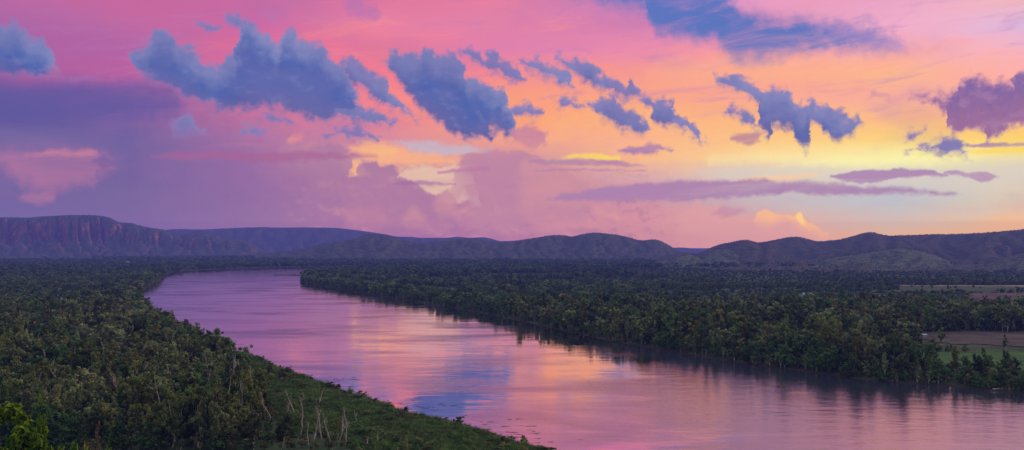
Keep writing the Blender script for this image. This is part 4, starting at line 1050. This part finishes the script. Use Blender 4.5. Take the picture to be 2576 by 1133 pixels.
rafts(26, 1010, 768, 40, 4, 3.2, 1.2); rafts(22, 1075, 776, 36, 3, 3.2, 1.0); rafts(16, 1180, 806, 50, 6, 2.0, .6); rafts(12, 960, 752, 30, 2.5, 3.0, 1.2)
rafts(26, 660, 686, 40, 3.0, 14, 4); rafts(14, 725, 693, 24, 1.6, 12, 5)
rafts(26, 395, 716, 14, 9, 4, 1.5); rafts(30, 410, 770, 34, 12, 2.6, .8); rafts(14, 570, 858, 30, 8, 1.5, .5)
rafts(22, 830, 958, 40, 8, 1.1, .3); rafts(26, 1050, 1022, 70, 9, 1.1, .25); rafts(20, 1250, 1075, 60, 14, 1.1, .22); rafts(14, 1330, 1105, 50, 10, 1.0, .2)
F_ = np.array([f[:3] for f in F]); link('water_weed', new_mesh('water_weed', V, F_, [m]), kind='stuff')
V = []; F = []
for i in range(40):
    s_ = i / 39; u = 690 + 75 * s_; v = 691.5 + 1.5 * s_ + .6 * math.sin(s_ * 9)
    x, y = ground(u, v); w_ = 52 * math.sin(math.pi * min(1, s_ * 1.0 + .03)) ** .6 * (.8 + .4 * vnoise(np.array(s_ * 12.), np.array(0.), 4)) + 2
    V += [(x, y - w_, -.1), (x, y, .9), (x, y + w_, -.1)]
for i in range(39):
    a = i * 3; F += [(a, a + 3, a + 4, a + 1), (a + 1, a + 4, a + 5, a + 2)]
link('mudbank', new_mesh('mudbank', V, F, [MAT['ground']], smooth_=True), kind='structure')

# ================================================================ houses, shed and fallen tree beyond the river
def plain(name, c, rough=.6, spec=.3):
    m, t, out = material(name); tc = t.new('ShaderNodeTexCoord'); n_ = t.noise(tc.outputs['Object'], 1.5, 4)
    surface(t, out, t.mix(t.mr(n_, .3, .7), tuple(q * .82 for q in c) + (1,), c + (1,)), rough, spec); return m
WALLM, ROOFM, GLASSM, DOORM = plain('painted wall', (.34, .36, .38)), plain('pale metal roof', (.20, .25, .33), .4, .5), plain('dark window', (.03, .035, .045), .1, .6), plain('timber door', (.16, .10, .07))
def box(x0, x1, y0, y1, z0, z1):
    return [(x0, y0, z0), (x1, y0, z0), (x1, y1, z0), (x0, y1, z0), (x0, y0, z1), (x1, y0, z1), (x1, y1, z1), (x0, y1, z1)], [(0, 3, 2, 1), (4, 5, 6, 7), (0, 1, 5, 4), (1, 2, 6, 5), (2, 3, 7, 6), (3, 0, 4, 7)]
def house(u, v, w_, dp, h, rz, label, name='house', cat='house', door=True):
    x, y = ground(u, v, 2); z = zof(x, y) - .1
    e = bpy.data.objects.new(name, None); COL.objects.link(e); e.location = (x, y, z); e.rotation_euler = (0, 0, rz); e['label'] = label; e['category'] = cat
    a, b = w_ / 2, dp / 2
    V_, F_ = box(-a, a, -b, b, 0, h)
    V_ += [(-a + .01, 0, h + dp * .24), (a - .01, 0, h + dp * .24)]
    me_ = bpy.data.meshes.new('wall'); me_.from_pydata(V_, [], F_ + [(4, 7, 8), (5, 9, 6)]); me_.materials.append(WALLM); link('wall', me_, e)
    o_ = .5; r0, r1 = h - .12, h + dp * .27
    V_ = [(-a - o_, -b - o_, r0), (a + o_, -b - o_, r0), (a + o_, 0, r1), (-a - o_, 0, r1), (a + o_, b + o_, r0), (-a - o_, b + o_, r0)]
    V_ += [(p_[0], p_[1], p_[2] + .12) for p_ in V_]
    me_ = bpy.data.meshes.new('roof'); me_.from_pydata(V_, [], [(6, 7, 8, 9), (9, 8, 10, 11), (0, 3, 2, 1), (3, 5, 4, 2), (0, 1, 7, 6), (4, 5, 11, 10), (1, 2, 8, 7), (2, 4, 10, 8), (0, 6, 9, 3), (3, 9, 11, 5)]); me_.materials.append(ROOFM); link('roof', me_, e)
    if door:
        V_, F_ = box(-.5, .5, -b - .05, -b + .02, .05, 2.1); link('door', new_mesh('door', V_, F_, [DOORM]), e)
        for s_ in (-1, 1):
            V_, F_ = box(s_ * a * .58 - .7, s_ * a * .58 + .7, -b - .05, -b + .02, .95, 2.05); link('window', new_mesh('window', V_, F_, [GLASSM]), e)
    return e
house(2028, 747, 9, 6, 2.8, .1, 'pale roofed house among trees on the plain, left of two')
house(2131, 775, 9, 7, 3.0, -.25, 'pale roofed house among trees on the plain, right of two')
house(2143, 768, 6, 5, 2.8, .3, 'small pale shed just behind the right-hand house', 'shed', 'shed')
house(321, 662, 12, 9, 3.5, .2, 'tiny white house in the forest on the far left plain')
house(2323, 849, 2.4, 2.0, 1.9, .2, 'little white hut at the left end of the bare field', 'hut', 'hut', False)
x, y = ground(2514, 979, .6); e = bpy.data.objects.new('fallen_tree', None); COL.objects.link(e); e.location = (x, y, .75); e.rotation_euler = (0, R(88), R(8))
e['label'] = 'pale fallen tree trunk lying on the far bank by the water'; e['category'] = 'log'
V, F = [], []; rg_ = np.random.default_rng(5); tr = limb(rg_, (0, 0, -3.2), (0, 0, 1), 6.4, 6, .04, 0); tube(V, F, tr, np.linspace(.34, .14, 7), 8); link('trunk', new_mesh('trunk', V, F, [MAT['pale']], smooth_=True), e)
for i, dv in ((4, (-.7, .3, .8)), (5, (-.5, -.6, .6))):
    V, F = [], []; tube(V, F, limb(rg_, tr[i], dv, 1.6, 3, .1, 0), [.10, .08, .05, .02], 5); link('branch', new_mesh('branch', V, F, [MAT['pale']], smooth_=True), e)
#PART5
# ================================================================ which tree is which
ONES = 'first second third fourth fifth sixth seventh eighth ninth tenth eleventh twelfth thirteenth fourteenth fifteenth sixteenth seventeenth eighteenth nineteenth'.split()
TENS = {2: ('twentieth', 'twenty'), 3: ('thirtieth', 'thirty'), 4: ('fortieth', 'forty')}
def ordinal(n):
    if n < 20: return ONES[n - 1]
    a, b = divmod(n, 10)
    return TENS[a][0] if b == 0 else TENS[a][1] + '-' + ONES[b - 1]
def zone_of(u, base, right, sd_):
    if not right:
        low = base > 1112
        if u < 190: return ('at the bottom edge behind the bright corner foliage' if low else 'farther back above the bright corner foliage'), 'trees in the near left wood'
        if u < 420: return ('at the bottom edge beside the russet shrubs' if low else 'in the wood above the russet shrubs'), 'trees in the near left wood'
        if u < 640: return ('at the bottom edge left of the bare trunks' if low else 'in the wood up-left of the bare trunks'), 'trees in the near left wood'
        return ('at the bottom edge among the pale bare trunks' if low else 'between the pale bare trunks and the river'), 'trees by the reedy near bank'
    front = sd_ < 18
    if u < 1900: return ('on the far waterline left of the tall dark pair' if front else 'behind the far waterline, left of the dark pair'), 'trees along the far bank'
    if u < 2150: return ('on the far waterline below the tall dark pair' if front else 'in the far wood below the tall dark pair'), 'trees along the far bank'
    if u < 2330: return ('on the far waterline left of the green paddock' if front else 'in the far wood left of the paddock'), 'trees along the far bank'
    return ('on the far waterline in front of the paddock' if front else 'around the green paddock at the right edge'), 'trees around the far paddock'
WORD = {'olive': 'olive', 'grey': 'grey-green', 'dark': 'dark-green'}; SORT = {'gum': 'gum', 'paperbark': 'paperbark', 'bush': 'bushy tree'}
classes = {}
for i, e in PLANTED:
    z_, grp = zone_of(col_u[i], row_base[i], rb[i], sd[i])
    hcls = 'tall ' if tall[i] > 13.5 else ('short ' if tall[i] < 9 else '')
    e['group'] = grp
    classes.setdefault((hcls + WORD[kind[i]] + ' ' + SORT[style[i]], z_), []).append((col_u[i], e))
for (what, where), lst in classes.items():
    lst.sort(key=lambda q: q[0])
    for k, (_, e) in enumerate(lst):
        e['label'] = what + ' ' + where + ('' if len(lst) == 1 else ', ' + ordinal(k + 1) + ' from left')
DEADS.sort(key=lambda q: q[0])
for k, (u, v, e) in enumerate(DEADS): e['label'] = 'pale bare dead tree standing on the near left bank, ' + ordinal(k + 1) + ' from left'
